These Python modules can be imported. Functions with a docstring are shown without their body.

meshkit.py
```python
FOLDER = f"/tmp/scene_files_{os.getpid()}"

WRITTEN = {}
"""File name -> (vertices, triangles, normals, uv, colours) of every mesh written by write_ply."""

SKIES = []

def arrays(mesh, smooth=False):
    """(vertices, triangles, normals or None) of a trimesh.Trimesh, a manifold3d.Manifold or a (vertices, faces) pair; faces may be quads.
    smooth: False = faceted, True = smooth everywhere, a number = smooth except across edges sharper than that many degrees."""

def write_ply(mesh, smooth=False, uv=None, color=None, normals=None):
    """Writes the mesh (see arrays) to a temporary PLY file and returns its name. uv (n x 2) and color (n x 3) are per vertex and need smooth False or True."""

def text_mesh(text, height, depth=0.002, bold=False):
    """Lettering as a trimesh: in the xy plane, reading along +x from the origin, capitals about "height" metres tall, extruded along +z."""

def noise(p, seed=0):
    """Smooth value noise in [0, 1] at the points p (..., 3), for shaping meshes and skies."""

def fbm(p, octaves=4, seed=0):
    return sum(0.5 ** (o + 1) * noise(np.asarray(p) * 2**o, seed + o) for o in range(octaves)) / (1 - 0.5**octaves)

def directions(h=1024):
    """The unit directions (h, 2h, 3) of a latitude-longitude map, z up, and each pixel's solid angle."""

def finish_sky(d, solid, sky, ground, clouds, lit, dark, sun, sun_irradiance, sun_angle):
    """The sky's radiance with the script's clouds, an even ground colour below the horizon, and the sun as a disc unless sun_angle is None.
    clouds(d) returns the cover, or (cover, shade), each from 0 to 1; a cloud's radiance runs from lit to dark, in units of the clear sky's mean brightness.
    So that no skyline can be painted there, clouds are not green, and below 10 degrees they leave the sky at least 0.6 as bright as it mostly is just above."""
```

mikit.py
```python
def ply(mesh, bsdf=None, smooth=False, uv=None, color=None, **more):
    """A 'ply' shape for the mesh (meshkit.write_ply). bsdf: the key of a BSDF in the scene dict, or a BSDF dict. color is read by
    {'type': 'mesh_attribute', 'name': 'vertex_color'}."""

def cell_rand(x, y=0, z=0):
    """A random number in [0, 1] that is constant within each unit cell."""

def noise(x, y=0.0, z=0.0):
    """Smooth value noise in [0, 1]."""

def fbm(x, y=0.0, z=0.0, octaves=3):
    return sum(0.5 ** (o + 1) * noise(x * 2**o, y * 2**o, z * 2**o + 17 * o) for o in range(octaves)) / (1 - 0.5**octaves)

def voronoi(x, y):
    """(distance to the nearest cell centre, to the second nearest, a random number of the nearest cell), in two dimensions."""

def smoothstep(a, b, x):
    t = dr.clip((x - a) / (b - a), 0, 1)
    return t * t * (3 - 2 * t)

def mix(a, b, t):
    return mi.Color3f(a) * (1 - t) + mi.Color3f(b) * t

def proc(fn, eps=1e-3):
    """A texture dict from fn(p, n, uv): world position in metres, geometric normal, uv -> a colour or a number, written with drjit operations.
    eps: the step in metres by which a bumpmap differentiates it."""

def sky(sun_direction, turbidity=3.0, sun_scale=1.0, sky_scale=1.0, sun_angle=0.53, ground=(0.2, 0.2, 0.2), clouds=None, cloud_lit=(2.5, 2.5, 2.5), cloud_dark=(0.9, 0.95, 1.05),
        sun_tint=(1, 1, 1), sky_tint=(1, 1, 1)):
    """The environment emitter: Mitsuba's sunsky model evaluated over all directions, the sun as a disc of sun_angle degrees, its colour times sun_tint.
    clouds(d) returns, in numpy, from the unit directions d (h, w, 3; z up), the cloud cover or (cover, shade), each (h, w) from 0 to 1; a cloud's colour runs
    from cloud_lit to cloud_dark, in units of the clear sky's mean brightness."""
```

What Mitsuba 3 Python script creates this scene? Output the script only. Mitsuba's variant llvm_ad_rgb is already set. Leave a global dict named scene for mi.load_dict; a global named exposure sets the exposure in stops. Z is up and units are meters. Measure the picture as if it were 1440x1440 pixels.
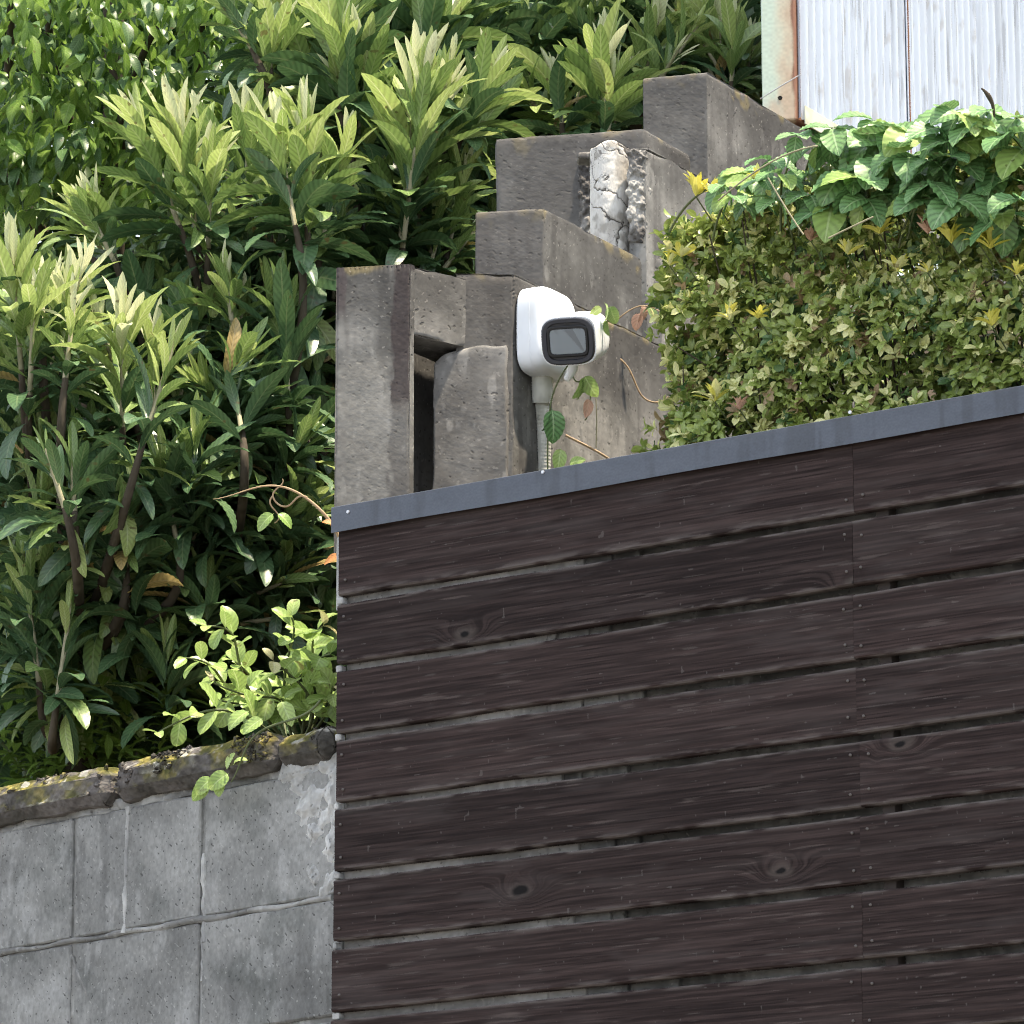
import math
import numpy as np, trimesh, drjit as dr, mitsuba as mi, mikit, meshkit
from mikit import proc, noise, fbm, voronoi, cell_rand, smoothstep, mix

rng = np.random.default_rng(7)
scene, labels = {'type': 'scene'}, {}
T4 = mi.ScalarTransform4f

# ------------------------------------------------------------------ camera, light, exposure
EYE = np.array([0, 0, 1.5]); FPX = 6380.0; PITCH = math.atan(.2555)
FWD = np.array([0, math.cos(PITCH), math.sin(PITCH)]); UPV = np.array([0, -math.sin(PITCH), math.cos(PITCH)])
scene['camera'] = {'type': 'perspective', 'fov': 2 * math.degrees(math.atan(720 / FPX)), 'fov_axis': 'x', 'near_clip': .1, 'far_clip': 2000.,
                   'to_world': T4().look_at(EYE.tolist(), (EYE + FWD).tolist(), [0, 0, 1])}
scene['sky'] = mikit.sky([.30, -.16, .94], turbidity=3.2, sun_scale=1.1, sky_scale=1.3, sun_angle=2.0, clouds=lambda d: .6, cloud_lit=(2.3, 2.33, 2.33), sky_tint=(1.02, 1., .97), sun_tint=(.97, 1., 1.0))
exposure = 2.80


# ------------------------------------------------------------------ measuring helpers
def ray(u, v):
    return FWD + (u - 720) / FPX * np.array([1., 0, 0]) + (720 - v) / FPX * UPV
def at(u, v, d):
    return EYE + ray(u, v) * d
def on_plane(u, v, p0, n):
    r = ray(u, v); return EYE + r * (np.dot(np.asarray(p0) - EYE, n) / np.dot(r, n))
A = np.array([.822, -.569, 0]); A /= np.linalg.norm(A)          # along the fence, to the right
B = np.array([-A[1], A[0], 0])                                  # into the hill
F0 = at(474, 715, 7.56)
ZC = F0[2]
def W(a, b, z): return np.array([F0[0], F0[1], 0]) + A * a + B * b + np.array([0, 0, z])
def onb(u, v, b):
    p = on_plane(u, v, W(0, b, 0), B); q = p - W(0, b, 0); return float(q @ A), float(p[2])


# ------------------------------------------------------------------ scene helpers
def uniq(name):
    k, i = name, 0
    while k in scene or k in labels or k in taken:
        i += 1; k = '%s_%03d' % (name, i)
    taken.add(k); return k
taken = set(); counters = {}
def num(name):
    i = counters.get(name, 0); counters[name] = i + 1
    return name if i == 0 else '%s_%03d' % (name, i)
def add(name, shape, label=None, cat=None, group=None, kind=None):
    k = num(name); scene[k] = shape
    tag(k, label, cat, group, kind); return k
def tag(k, label=None, cat=None, group=None, kind=None):
    d = {a: b for a, b in (('label', label), ('category', cat), ('group', group), ('kind', kind)) if b}
    if d: labels[k] = d
def thing(name, label, cat, group=None):
    k = num(name); tag(k, label, cat, group); return k
def M(x, y, z, t, s=1.):
    m = np.eye(4); m[:3, 0], m[:3, 1], m[:3, 2] = np.asarray(x) * s, np.asarray(y) * s, np.asarray(z) * s; m[:3, 3] = t; return m
def nrm(v): v = np.asarray(v, float); return v / (np.linalg.norm(v) + 1e-12)
def cat_mesh(l): return trimesh.util.concatenate(l)

def oriented_box(o, ex, ey, ez, bev=.0):
    """box from corner o with edge vectors ex, ey, ez; edges bevelled by bev"""
    o, ex, ey, ez = map(np.asarray, (o, ex, ey, ez))
    L = [np.linalg.norm(e) for e in (ex, ey, ez)]
    if bev <= 0: pts = np.array([[i, j, k] for i in (0, L[0]) for j in (0, L[1]) for k in (0, L[2])])
    else:
        pts = []
        for i in (0, 1):
            for j in (0, 1):
                for k in (0, 1):
                    c = np.array([i * L[0], j * L[1], k * L[2]]); s = np.array([1 - 2 * i, 1 - 2 * j, 1 - 2 * k]) * bev
                    for ax in range(3):
                        q = c + s; q[ax] = c[ax]; pts.append(q)
        pts = np.array(pts)
    m = trimesh.convex.convex_hull(pts)
    R = np.stack([nrm(ex), nrm(ey), nrm(ez)], 1)
    m = trimesh.Trimesh(m.vertices @ R.T + o, m.faces, process=False)
    if np.linalg.det(R) < 0: m.invert()
    return m

def tube(pts, rad, sides=8, smooth_n=0, cap=True):
    p = np.asarray(pts, float); rad = np.broadcast_to(np.asarray(rad, float), (len(p),))
    if smooth_n:
        from scipy.interpolate import CubicSpline
        t = np.r_[0, np.cumsum(np.linalg.norm(np.diff(p, axis=0), axis=1))]; tt = np.linspace(0, t[-1], smooth_n)
        rad = np.interp(tt, t, rad); p = CubicSpline(t, p)(tt)
    tg = np.gradient(p, axis=0); tg /= np.linalg.norm(tg, axis=1, keepdims=True)
    a = np.cross(tg[0], [0, 0, 1.] if abs(tg[0][2]) < .9 else [1., 0, 0]); a = nrm(a); V = []
    th = np.arange(sides) * 2 * np.pi / sides
    for i in range(len(p)):
        a = nrm(a - tg[i] * (a @ tg[i])); b = np.cross(tg[i], a)
        V.append(p[i] + rad[i] * (np.cos(th)[:, None] * a + np.sin(th)[:, None] * b))
    V = np.vstack(V); F = []
    n = len(p)
    for i in range(n - 1):
        for j in range(sides):
            q = (i * sides + j, i * sides + (j + 1) % sides, (i + 1) * sides + (j + 1) % sides, (i + 1) * sides + j)
            F += [(q[0], q[1], q[2]), (q[0], q[2], q[3])]
    if cap:
        V = np.vstack([V, p[0], p[-1]]); c0, c1 = len(V) - 2, len(V) - 1
        for j in range(sides):
            F.append((c0, (j + 1) % sides, j)); F.append((c1, (n - 1) * sides + j, (n - 1) * sides + (j + 1) % sides))
    return trimesh.Trimesh(V, F, process=False)

def roughen(m, res, amp, freq, chip=0., seed=0, keep=None):
    """subdivide and weather a solid: noise on the faces, chipped edges"""
    m = trimesh.Trimesh(m.vertices, m.faces); m.merge_vertices()
    v, f = trimesh.remesh.subdivide_to_size(m.vertices, m.faces, res, max_iter=12)
    m = trimesh.Trimesh(v, f); m.merge_vertices()
    v = np.array(m.vertices); n = np.array(m.vertex_normals)
    fn = m.face_normals; sharp = np.ones(len(v))
    for k in range(3): np.minimum.at(sharp, m.faces[:, k], (n[m.faces[:, k]] * fn).sum(1))
    edge = np.clip((1 - sharp) * 3, 0, 1)
    d = amp * (meshkit.fbm(v * freq, 3, seed) - .5) * 2
    c = chip * np.clip(meshkit.fbm(v * 20, 3, seed + 5) * 2.4 - .75, 0, 1.6) * edge
    e = m.edges_unique; acc = np.zeros(len(v)); cn = np.zeros(len(v))
    for i, j in ((0, 1), (1, 0)): np.add.at(acc, e[:, i], c[e[:, j]]); np.add.at(cn, e[:, i], 1)
    c = .62 * c + .6 * acc / np.maximum(cn, 1)
    v = v + n * (d - c)[:, None]
    return trimesh.Trimesh(v, m.faces, process=False)

# ------------------------------------------------------------------ materials
def rgb(c): return {'type': 'rgb', 'value': list(c)}
def mat(key, tex, rough=.8, bump=None, bscale=1., eps=1e-3, spec=.4, **kw):
    b = {'type': 'principled', 'base_color': proc(tex) if callable(tex) else rgb(tex), 'roughness': proc(rough) if callable(rough) else rough, 'specular': spec, **kw}
    if bump is not None: b = {'type': 'bumpmap', 'tex': proc(bump, eps), 'scale': bscale, 'bsdf': b}
    scene[key] = {'type': 'twosided', 'bsdf': b}
    return key
C3 = mi.Color3f

def pores(p, s):
    s = s * 2.2
    return smoothstep(.83, .90, noise((p.x * .8 + p.y * .36 + p.z * .48) * s, (p.y * .48 - p.x * .6 + p.z * .64) * s, (p.z * .6 - p.y * .8) * s))
def concrete(base, dark, light, streak=.5, top=None, seed=0.):
    def fn(p, n, uv):
        h = p.x * .85 + p.y * .53; k = p.x * .53 - p.y * .85
        big = fbm(h * 9 + seed, k * 9, p.z * 7, 4); fine = fbm(h * 120, k * 120 + seed, p.z * 120, 3)
        st = fbm(h * 42 + seed, k * 42, p.z * 3.2, 3)
        c = mix(base, light, smoothstep(.48, .72, big))
        c = mix(c, dark, smoothstep(.55, .30, big) * .75)
        c = mix(c, dark, smoothstep(.50, .72, st) * streak)
        c = mix(c, C3(light) * 1.25, smoothstep(.62, .76, fbm(h * 55 + 9, k * 55, p.z * 16 + seed, 3)) * .42)
        if top is not None:
            q = (p.z - top) + (noise(h * 30 + seed, k * 30, p.z * 10) - .5) * .08
            c = mix(c, C3(dark) * .8, smoothstep(-.20, -.02, q) * .7)
            c = mix(c, C3(.19, .155, .075), smoothstep(-.016, .002, q) * smoothstep(.45, .7, noise(h * 55, k * 55, p.z * 40)) * .6)
        c = c * (.76 + .48 * fine)
        c = mix(c, C3(.035, .033, .03), pores(p, 75) * .5)
        c = mix(c, C3(.40, .38, .35), pores(p + mi.Vector3f(.37, .2, .11), 85) * .24)
        return c
    return fn
def concrete_bump(p, n, uv):
    h = p.x * .85 + p.y * .53
    return .0005 * fbm(h * 170, (p.x * .53 - p.y * .85) * 170, p.z * 170, 3) - .0009 * pores(p, 75)
GREY, DARK, PALE = (.134, .133, .128), (.057, .055, .054), (.222, .219, .211)
mat('mat_concrete_plain', concrete(GREY, DARK, PALE), .85, concrete_bump, spec=.25)
mat('mat_render', concrete((.185, .178, .168), (.10, .094, .088), (.27, .26, .245), .25, seed=3.), .85, concrete_bump, spec=.25)

def wood(p, n, uv):
    a = p.x * float(A[0]) + p.y * float(A[1]); row = uv.x
    wa = .012 * (noise(a * 60, p.z * 60, row) - .5)
    kn, k2, kr = voronoi((a + wa) * 3.6 + row * 7.3, (p.z + wa) * 7.2)
    kn = dr.select(kr > .84, kn, 9.)
    warp = .05 * dr.exp(-kn * kn * 40.)
    g = fbm(a * 5 + row * 11, (p.z + warp) * 240, row, 3); g2 = fbm(a * 26 + row * 5, p.z * 520, 0., 2)
    c = mix((.0150, .0092, .0085), (.0395, .0265, .0245), smoothstep(.3, .75, g))
    c = c * (.66 + .68 * g2) * (.82 + .4 * cell_rand(row * 1.001, 5.))
    worn = smoothstep(.54, .74, fbm(a * 7 + row * 3, p.z * 30, row, 4))
    c = mix(c, C3(.072, .060, .058), worn * .22)
    c = mix(c, C3(.06, .047, .044), smoothstep(.55, .8, fbm(a * 3 + row * 5, p.z * 60, 2., 4)) * .25)
    ed = dr.maximum(smoothstep(.10, .0, uv.y), smoothstep(.92, 1., uv.y))
    c = mix(c, C3(.125, .108, .10), ed * smoothstep(.38, .62, fbm(a * 16 + row * 3, p.z * 90, row, 4)) * .75)
    c = mix(c, C3(.13, .105, .095), smoothstep(.72, .84, fbm(a * 9 + row, p.z * 130, 8., 4)) * .3)
    c = mix(c, C3(.12, .108, .10), smoothstep(.8, .9, fbm(a * 14, p.z * 260, 3., 2)) * .25)
    c = mix(c, C3(.095, .08, .07), smoothstep(.11, .05, kn) * .35)
    c = mix(c, C3(.006, .005, .005), smoothstep(.05, .022, kn * (.6 + .9 * cell_rand(kr * 97.))))
    c = mix(c, C3(.2, .19, .18), smoothstep(.95, .97, noise(a * 130, p.z * 130, 2.)) * .18)
    return c
def wood_bump(p, n, uv):
    a = p.x * float(A[0]) + p.y * float(A[1])
    return .0009 * fbm(a * 7 + uv.x * 11, p.z * 300, uv.x, 3)
mat('mat_plank', wood, .75, wood_bump, spec=.14)
mat('mat_end_grain', (.05, .04, .036), .9)
mat('mat_cap', lambda p, n, uv: mix((.040, .048, .066), (.060, .070, .092), fbm(p.x * 16, p.y * 16, p.z * 60, 4)) * (.85 + .3 * noise(p.x * 400, p.y * 400, p.z * 400)) * (1 - .3 * smoothstep(.55, .75, fbm((p.x - p.y) * 30, p.z * 5, 1., 3))), lambda p, n, uv: .34 + .25 * fbm(p.x * 20, p.y * 20, p.z * 40, 3), spec=.6)
mat('mat_screw', (.55, .55, .56), .35, metallic=.7)
mat('mat_nail', (.09, .078, .072), .5, metallic=.4)

def block(p, n, uv):
    h = p.x * -.714 + p.y * .70; r = cell_rand(uv.x * 1.001)
    big = fbm(h * 6 + uv.x * 3, p.z * 8, uv.x, 4); fine = fbm(h * 150, p.z * 150, p.x * 150, 3)
    c = mix((.165, .165, .16), (.255, .255, .247), smoothstep(.3, .72, big)) * (.82 + .3 * r)
    c = mix(c, C3(.055, .055, .055), smoothstep(.5, .74, fbm(h * 22, p.z * 3.5, 3., 4)) * .42)
    c = mix(c, C3(.085, .09, .085), smoothstep(.58, .75, fbm(h * 11 + 4, p.z * 11, 8., 4)) * .5)
    c = mix(c, C3(.36, .36, .355), smoothstep(.6, .74, fbm(h * 30 + 7, p.z * 14, 3., 3)) * .3)
    c = c * (.66 + .68 * fine)
    c = mix(c, C3(.03, .03, .03), pores(p, 95) * .7)
    return mix(c, C3(.45, .45, .43), pores(p + mi.Vector3f(.3, .1, .2), 90) * .3)
mat('mat_block', block, .88, concrete_bump, spec=.2)
mat('mat_mortar', concrete((.2, .198, .19), (.09, .09, .088), (.3, .3, .29), .3, seed=8.), .9, concrete_bump, bscale=1.6, spec=.2)
mat('mat_lime', concrete((.33, .33, .32), (.18, .18, .18), (.44, .44, .43), .3, seed=2.), .85, concrete_bump, bscale=2.5)
def moss(p, n, uv):
    a = fbm(p.x * 26, p.y * 26, p.z * 26, 4); f = fbm(p.x * 140, p.y * 140, p.z * 140, 3)
    c = mix((.115, .105, .10), (.06, .056, .05), smoothstep(.35, .65, fbm(p.x * 15 + 5, p.y * 15, p.z * 15, 3)))
    up = smoothstep(-.35, .65, n.z + (a - .5) * 1.4)
    c = mix(c, mix((.075, .075, .022), (.20, .17, .05), smoothstep(.38, .66, fbm(p.x * 60, p.y * 60, p.z * 60, 3))), up * smoothstep(.38, .54, a) * .95)
    c = mix(c, C3(.30, .29, .26), smoothstep(.6, .7, fbm(p.x * 44 + 3, p.y * 44, p.z * 44, 3)) * up * .8)
    return c * (.45 + 1.1 * f)
mat('mat_moss', moss, .95, lambda p, n, uv: .006 * fbm(p.x * 120, p.y * 120, p.z * 120, 4), spec=.1)
mat('mat_soil', lambda p, n, uv: mix((.02, .016, .012), (.06, .047, .033), fbm(p.x * 5, p.y * 5, p.z * 5, 4)), .95, spec=.1)
mat('mat_road', lambda p, n, uv: mix((.10, .10, .10), (.17, .17, .165), fbm(p.x * 3, p.y * 3, 0., 4)), .9)

def cracked(p, n, uv):
    ang = uv.x * 6.2832; x = uv.x * .24; z = p.z
    wx = x + .05 * fbm(x * 40, z * 40, 0., 4); wz = z + .07 * fbm(x * 34 + 4, z * 34, 2., 4)
    d1, d2, r = voronoi(wx * 8 + .35 * wz * 20, wz * 10)
    line = 1 - smoothstep(.008, .04, d2 - d1)
    e1, e2, r2 = voronoi(wx * 60, wz * 45)
    fine = (1 - smoothstep(.01, .07, e2 - e1)) * smoothstep(.35, .6, noise(x * 20, z * 14, 9.))
    c = mix((.56, .545, .515), (.38, .36, .33), smoothstep(.45, .7, fbm(x * 25, z * 18, 1., 4)))
    c = mix(c, C3(.16, .145, .12), smoothstep(.55, .75, fbm(x * 60, z * 50, 5., 3)) * .6)
    return mix(mix(c, C3(.045, .04, .036), line * .95), C3(.1, .09, .08), fine * .8)
def cracked_bump(p, n, uv):
    x = uv.x * .24; z = p.z
    wx = x + .05 * fbm(x * 40, z * 40, 0., 4); wz = z + .07 * fbm(x * 34 + 4, z * 34, 2., 4)
    d1, d2, r = voronoi(wx * 8 + .35 * wz * 20, wz * 10)
    return .003 * smoothstep(.0, .08, d2 - d1) + .002 * r + .002 * fbm(x * 90, z * 90, 0., 3)
mat('mat_cracked_paint', cracked, .8, cracked_bump)
mat('mat_pebbly', concrete((.15, .142, .135), (.04, .037, .035), (.34, .33, .31), .5, seed=6.), .9, lambda p, n, uv: .008 * fbm(p.x * 70, p.y * 70, p.z * 70, 3), spec=.2)

def sheet_tex(p, n, uv):
    s = p.x * .5225 + p.y * .853
    a = fbm(s * 90, p.z * 2.2, 0., 3); b = fbm(s * 260, p.z * 9, 4., 3)
    c = mix((.45, .505, .585), (.26, .29, .335), smoothstep(.55, .78, a) * .5)
    c = mix(c, C3(.17, .18, .20), smoothstep(.62, .76, b) * .45)
    return mix(c, C3(.30, .29, .28), smoothstep(.66, .8, fbm(s * 60, p.z * 14, 7., 4)) * .5)
mat('mat_sheet', sheet_tex, .5, spec=.4)
def post_tex(p, n, uv):
    s = uv.x  # across the front face, 0 left .. 1 right; uv.y height above the foot in metres
    w = fbm(p.x * 40, p.y * 40, p.z * 14, 4)
    rust = smoothstep(.35, .85, s * .75 + (w - .5) * 1.1 + smoothstep(.10, .0, uv.y) * .45)
    c = mix((.46, .54, .45), (.50, .46, .35), smoothstep(.2, .75, s + (w - .5) * .6))
    c = mix(c, C3(.42, .28, .19), rust * .6)
    c = mix(c, C3(.21, .10, .06), smoothstep(.86, .97, s + (w - .5) * .2))
    return c * (.9 + .2 * noise(p.x * 200, p.y * 200, p.z * 200))
mat('mat_post', post_tex, .55)
mat('mat_rail', lambda p, n, uv: mix((.58, .59, .45), (.40, .40, .29), smoothstep(.4, .8, fbm(p.x * 30, p.y * 30, p.z * 30, 3))), .55)
mat('mat_rust', (.16, .07, .04), .8)
mat('mat_hole', (.008, .007, .006), .9)

mat('mat_white_plastic', lambda p, n, uv: mix((.68, .70, .72), (.56, .57, .57), smoothstep(.5, .75, fbm(p.x * 30, p.y * 30, p.z * 12, 4)) * .6), .33, spec=.5)
mat('mat_bezel', (.018, .020, .028), .34, spec=.5)
mat('mat_bezel_inner', (.008, .008, .009), .5)
mat('mat_window', lambda p, n, uv: mix((.12, .145, .165), (.07, .085, .10), smoothstep(.5, .6, fbm(p.x * 60 + p.z * 40, p.z * 10, 1., 2))), .09, spec=.9, clearcoat=1.)
mat('mat_conduit', lambda p, n, uv: mix((.50, .50, .45), (.36, .36, .31), smoothstep(.4, .7, fbm(p.x * 60, p.y * 60, p.z * 30, 3))), .6)
mat('mat_bark', lambda p, n, uv: mix((.035, .028, .02), (.09, .075, .055), fbm(p.x * 60, p.y * 60, p.z * 18, 4)), .9, lambda p, n, uv: .004 * fbm(p.x * 90, p.y * 90, p.z * 25, 3), spec=.15)
mat('mat_young_stem', lambda p, n, uv: mix((.20, .19, .11), (.36, .33, .22), fbm(p.x * 80, p.y * 80, p.z * 40, 3)), .8)
mat('mat_dry_stem', lambda p, n, uv: mix((.24, .15, .08), (.42, .31, .19), fbm(p.x * 90, p.y * 90, p.z * 60, 3)), .75)
mat('mat_green_stem', (.09, .11, .045), .6)

def leaf_mat(key, c0, c1, vein, rough=.38, trans=.7, nv=11., stripe=.5, edge=None, spec=.5, gloss=.5):
    def fn(p, n, uv):
        i = dr.floor(uv.x); s = dr.abs((uv.x - i) * 2 - 1); v = uv.y
        r = cell_rand(i, dr.floor(p.x * 19), dr.floor(p.z * 17) + dr.floor(p.y * 13) * 7)
        w = fbm(p.x * 11, p.y * 11, p.z * 11, 2)
        c = mix(c0, c1, dr.clip(.55 * w + .75 * (r * .5 + .5 * cell_rand(i, 3.)) - .12, 0, 1))
        t = v * nv - s * 1.6; lat = dr.abs(t - dr.floor(t) - .5) * 2
        c = c * (1 - stripe * .45 * smoothstep(.45, .95, lat)) * (1 + stripe * .25 * smoothstep(.5, .1, lat))
        c = mix(c, vein, (1 - smoothstep(.035, .10, s)) * .75)
        c = mix(c, C3(.10, .07, .03), smoothstep(.80, .88, noise(p.x * 95, p.y * 95, p.z * 95)) * smoothstep(.4, .9, r) * .7)
        if edge is not None: c = mix(c, edge, smoothstep(.72, 1., s + (noise(p.x * 90, p.y * 90, p.z * 90) - .5) * .5) * .8)
        return c
    scene[key] = {'type': 'blendbsdf', 'weight': gloss, 'a_thin': {'type': 'principledthin', 'base_color': proc(fn), 'roughness': rough, 'diff_trans': trans, 'eta': 1.0 + spec},
                  'b_skin': {'type': 'twosided', 'bsdf': {'type': 'principled', 'base_color': proc(fn), 'roughness': rough, 'specular': .8}}}
    return key
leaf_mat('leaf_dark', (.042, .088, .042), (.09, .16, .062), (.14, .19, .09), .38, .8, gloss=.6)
leaf_mat('leaf_mid', (.125, .20, .058), (.20, .285, .085), (.27, .34, .15), .38, 1.1, gloss=.5)
leaf_mat('leaf_light', (.25, .345, .095), (.39, .455, .165), (.48, .52, .28), .42, 1.2, stripe=.35, gloss=.35)
leaf_mat('leaf_young', (.50, .54, .29), (.66, .66, .45), (.56, .54, .36), .6, 1., stripe=.25, gloss=.25)
leaf_mat('leaf_old', (.34, .27, .09), (.42, .30, .14), (.4, .32, .18), .5, .8)
leaf_mat('leaf_fine', (.10, .20, .035), (.24, .36, .07), (.26, .36, .12), .33, 1.2, nv=9, stripe=.3, gloss=.22)
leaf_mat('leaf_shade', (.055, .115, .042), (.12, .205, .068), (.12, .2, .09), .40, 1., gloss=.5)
leaf_mat('leaf_vine', (.095, .21, .08), (.19, .32, .115), (.34, .45, .25), .42, .9, nv=7, stripe=.75)
leaf_mat('leaf_creeper', (.21, .34, .08), (.40, .50, .17), (.46, .55, .26), .36, 1.1, nv=6, stripe=.35, gloss=.4)
leaf_mat('leaf_creeper_new', (.42, .42, .18), (.50, .42, .24), (.5, .5, .3), .45, .9, nv=6, stripe=.2)
leaf_mat('leaf_hedge', (.135, .20, .045), (.34, .41, .10), (.34, .40, .15), .36, .95, nv=5, stripe=.15)
leaf_mat('leaf_hedge_pale', (.52, .56, .19), (.74, .71, .37), (.5, .5, .3), .35, .9, nv=5, stripe=.1)
leaf_mat('leaf_hedge_brown', (.16, .115, .05), (.32, .23, .12), (.3, .22, .15), .5, .5, nv=5, stripe=.1)
leaf_mat('leaf_shoot', (.52, .50, .07), (.66, .60, .13), (.6, .58, .2), .45, .9, nv=5, stripe=.1)
leaf_mat('leaf_dry', (.42, .23, .15), (.55, .36, .26), (.5, .35, .25), .7, .6, nv=5, stripe=.3)
leaf_mat('leaf_orange', (.42, .17, .05), (.5, .24, .08), (.4, .2, .08), .6, .7, nv=5, stripe=.3)


# ------------------------------------------------------------------ leaf geometry
def leaf_geo(k, shape='lance', wl=.3, curl=.5, fold=.25, ripple=.02, nv=11, ny=20, nx=4, twist=0., pet=.06, bend=0., wave=0.):
    """unit-length leaf: grows along +y from the origin, upper side +z; returns vertices, triangles, uv"""
    v = np.linspace(0, 1, ny + 1); t = np.clip((v - pet) / (1 - pet), 0, 1)
    prof = {'lance': t ** .85 * (1 - t) ** .72, 'ovate': t ** .50 * (1 - t) ** .80, 'ellip': t ** .62 * (1 - t) ** .62,
            'point': t ** .55 * (1 - t) ** 1.05, 'narrow': t ** .6 * (1 - t) ** .7}[shape]
    w = prof / prof.max() * wl / 2 + .008 * (1 - t)
    th = -curl * (v - .15 * math.sin(1)) ; ds = 1 / ny
    y = np.r_[0, np.cumsum(np.cos(th[:-1]) * ds)]; z = np.r_[0, np.cumsum(np.sin(th[:-1]) * ds)]
    s = np.linspace(-1, 1, nx + 1); V = []; U = []
    for i in range(ny + 1):
        ny_, nz_ = -math.sin(th[i]), math.cos(th[i]); tw = twist * v[i]
        for q in s:
            x = q * w[i]; h = fold * abs(x) + ripple * math.sin(2 * math.pi * (v[i] * nv - abs(q) * 1.6)) * (abs(q) * 1.0) * min(1, w[i] * 12)
            h += wave * math.sin(v[i] * 9 + q * 2 + k) * abs(q)
            xx, hh = x * math.cos(tw) - h * math.sin(tw), x * math.sin(tw) + h * math.cos(tw)
            V.append((xx + bend * v[i] ** 2, y[i] + hh * ny_, z[i] + hh * nz_)); U.append((k + .01 + .98 * (q + 1) / 2, v[i]))
    F = []
    for i in range(ny):
        for j in range(nx):
            a = i * (nx + 1) + j; F += [(a, a + 1, a + nx + 2), (a, a + nx + 2, a + nx + 1)]
    return np.array(V), np.array(F), np.array(U)

PLY = {}
def leaf_shape(geo_key, geo, bsdf, m):
    k = (geo_key, bsdf)
    if k not in PLY: PLY[k] = mikit.ply((geo[0], geo[1]), bsdf, smooth=True, uv=geo[2])
    return {**PLY[k], 'to_world': T4(m)}
def merged(geos, items, bsdf):
    """items: (geo index, matrix); one mesh of them all"""
    V, F, U, o = [], [], [], 0
    by = {}
    for g, m in items: by.setdefault(g, []).append(m)
    for g, ms in by.items():
        gv, gf, gu = geos[g]; ms = np.array(ms)
        vs = np.einsum('kij,nj->kni', ms[:, :3, :3], gv) + ms[:, None, :3, 3]
        V.append(vs.reshape(-1, 3)); F.append((gf[None] + (np.arange(len(ms)) * len(gv))[:, None, None]).reshape(-1, 3) + o); U.append(np.tile(gu, (len(ms), 1)))
        o += len(ms) * len(gv)
    return mikit.ply((np.vstack(V), np.vstack(F)), bsdf, smooth=True, uv=np.vstack(U))
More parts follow.
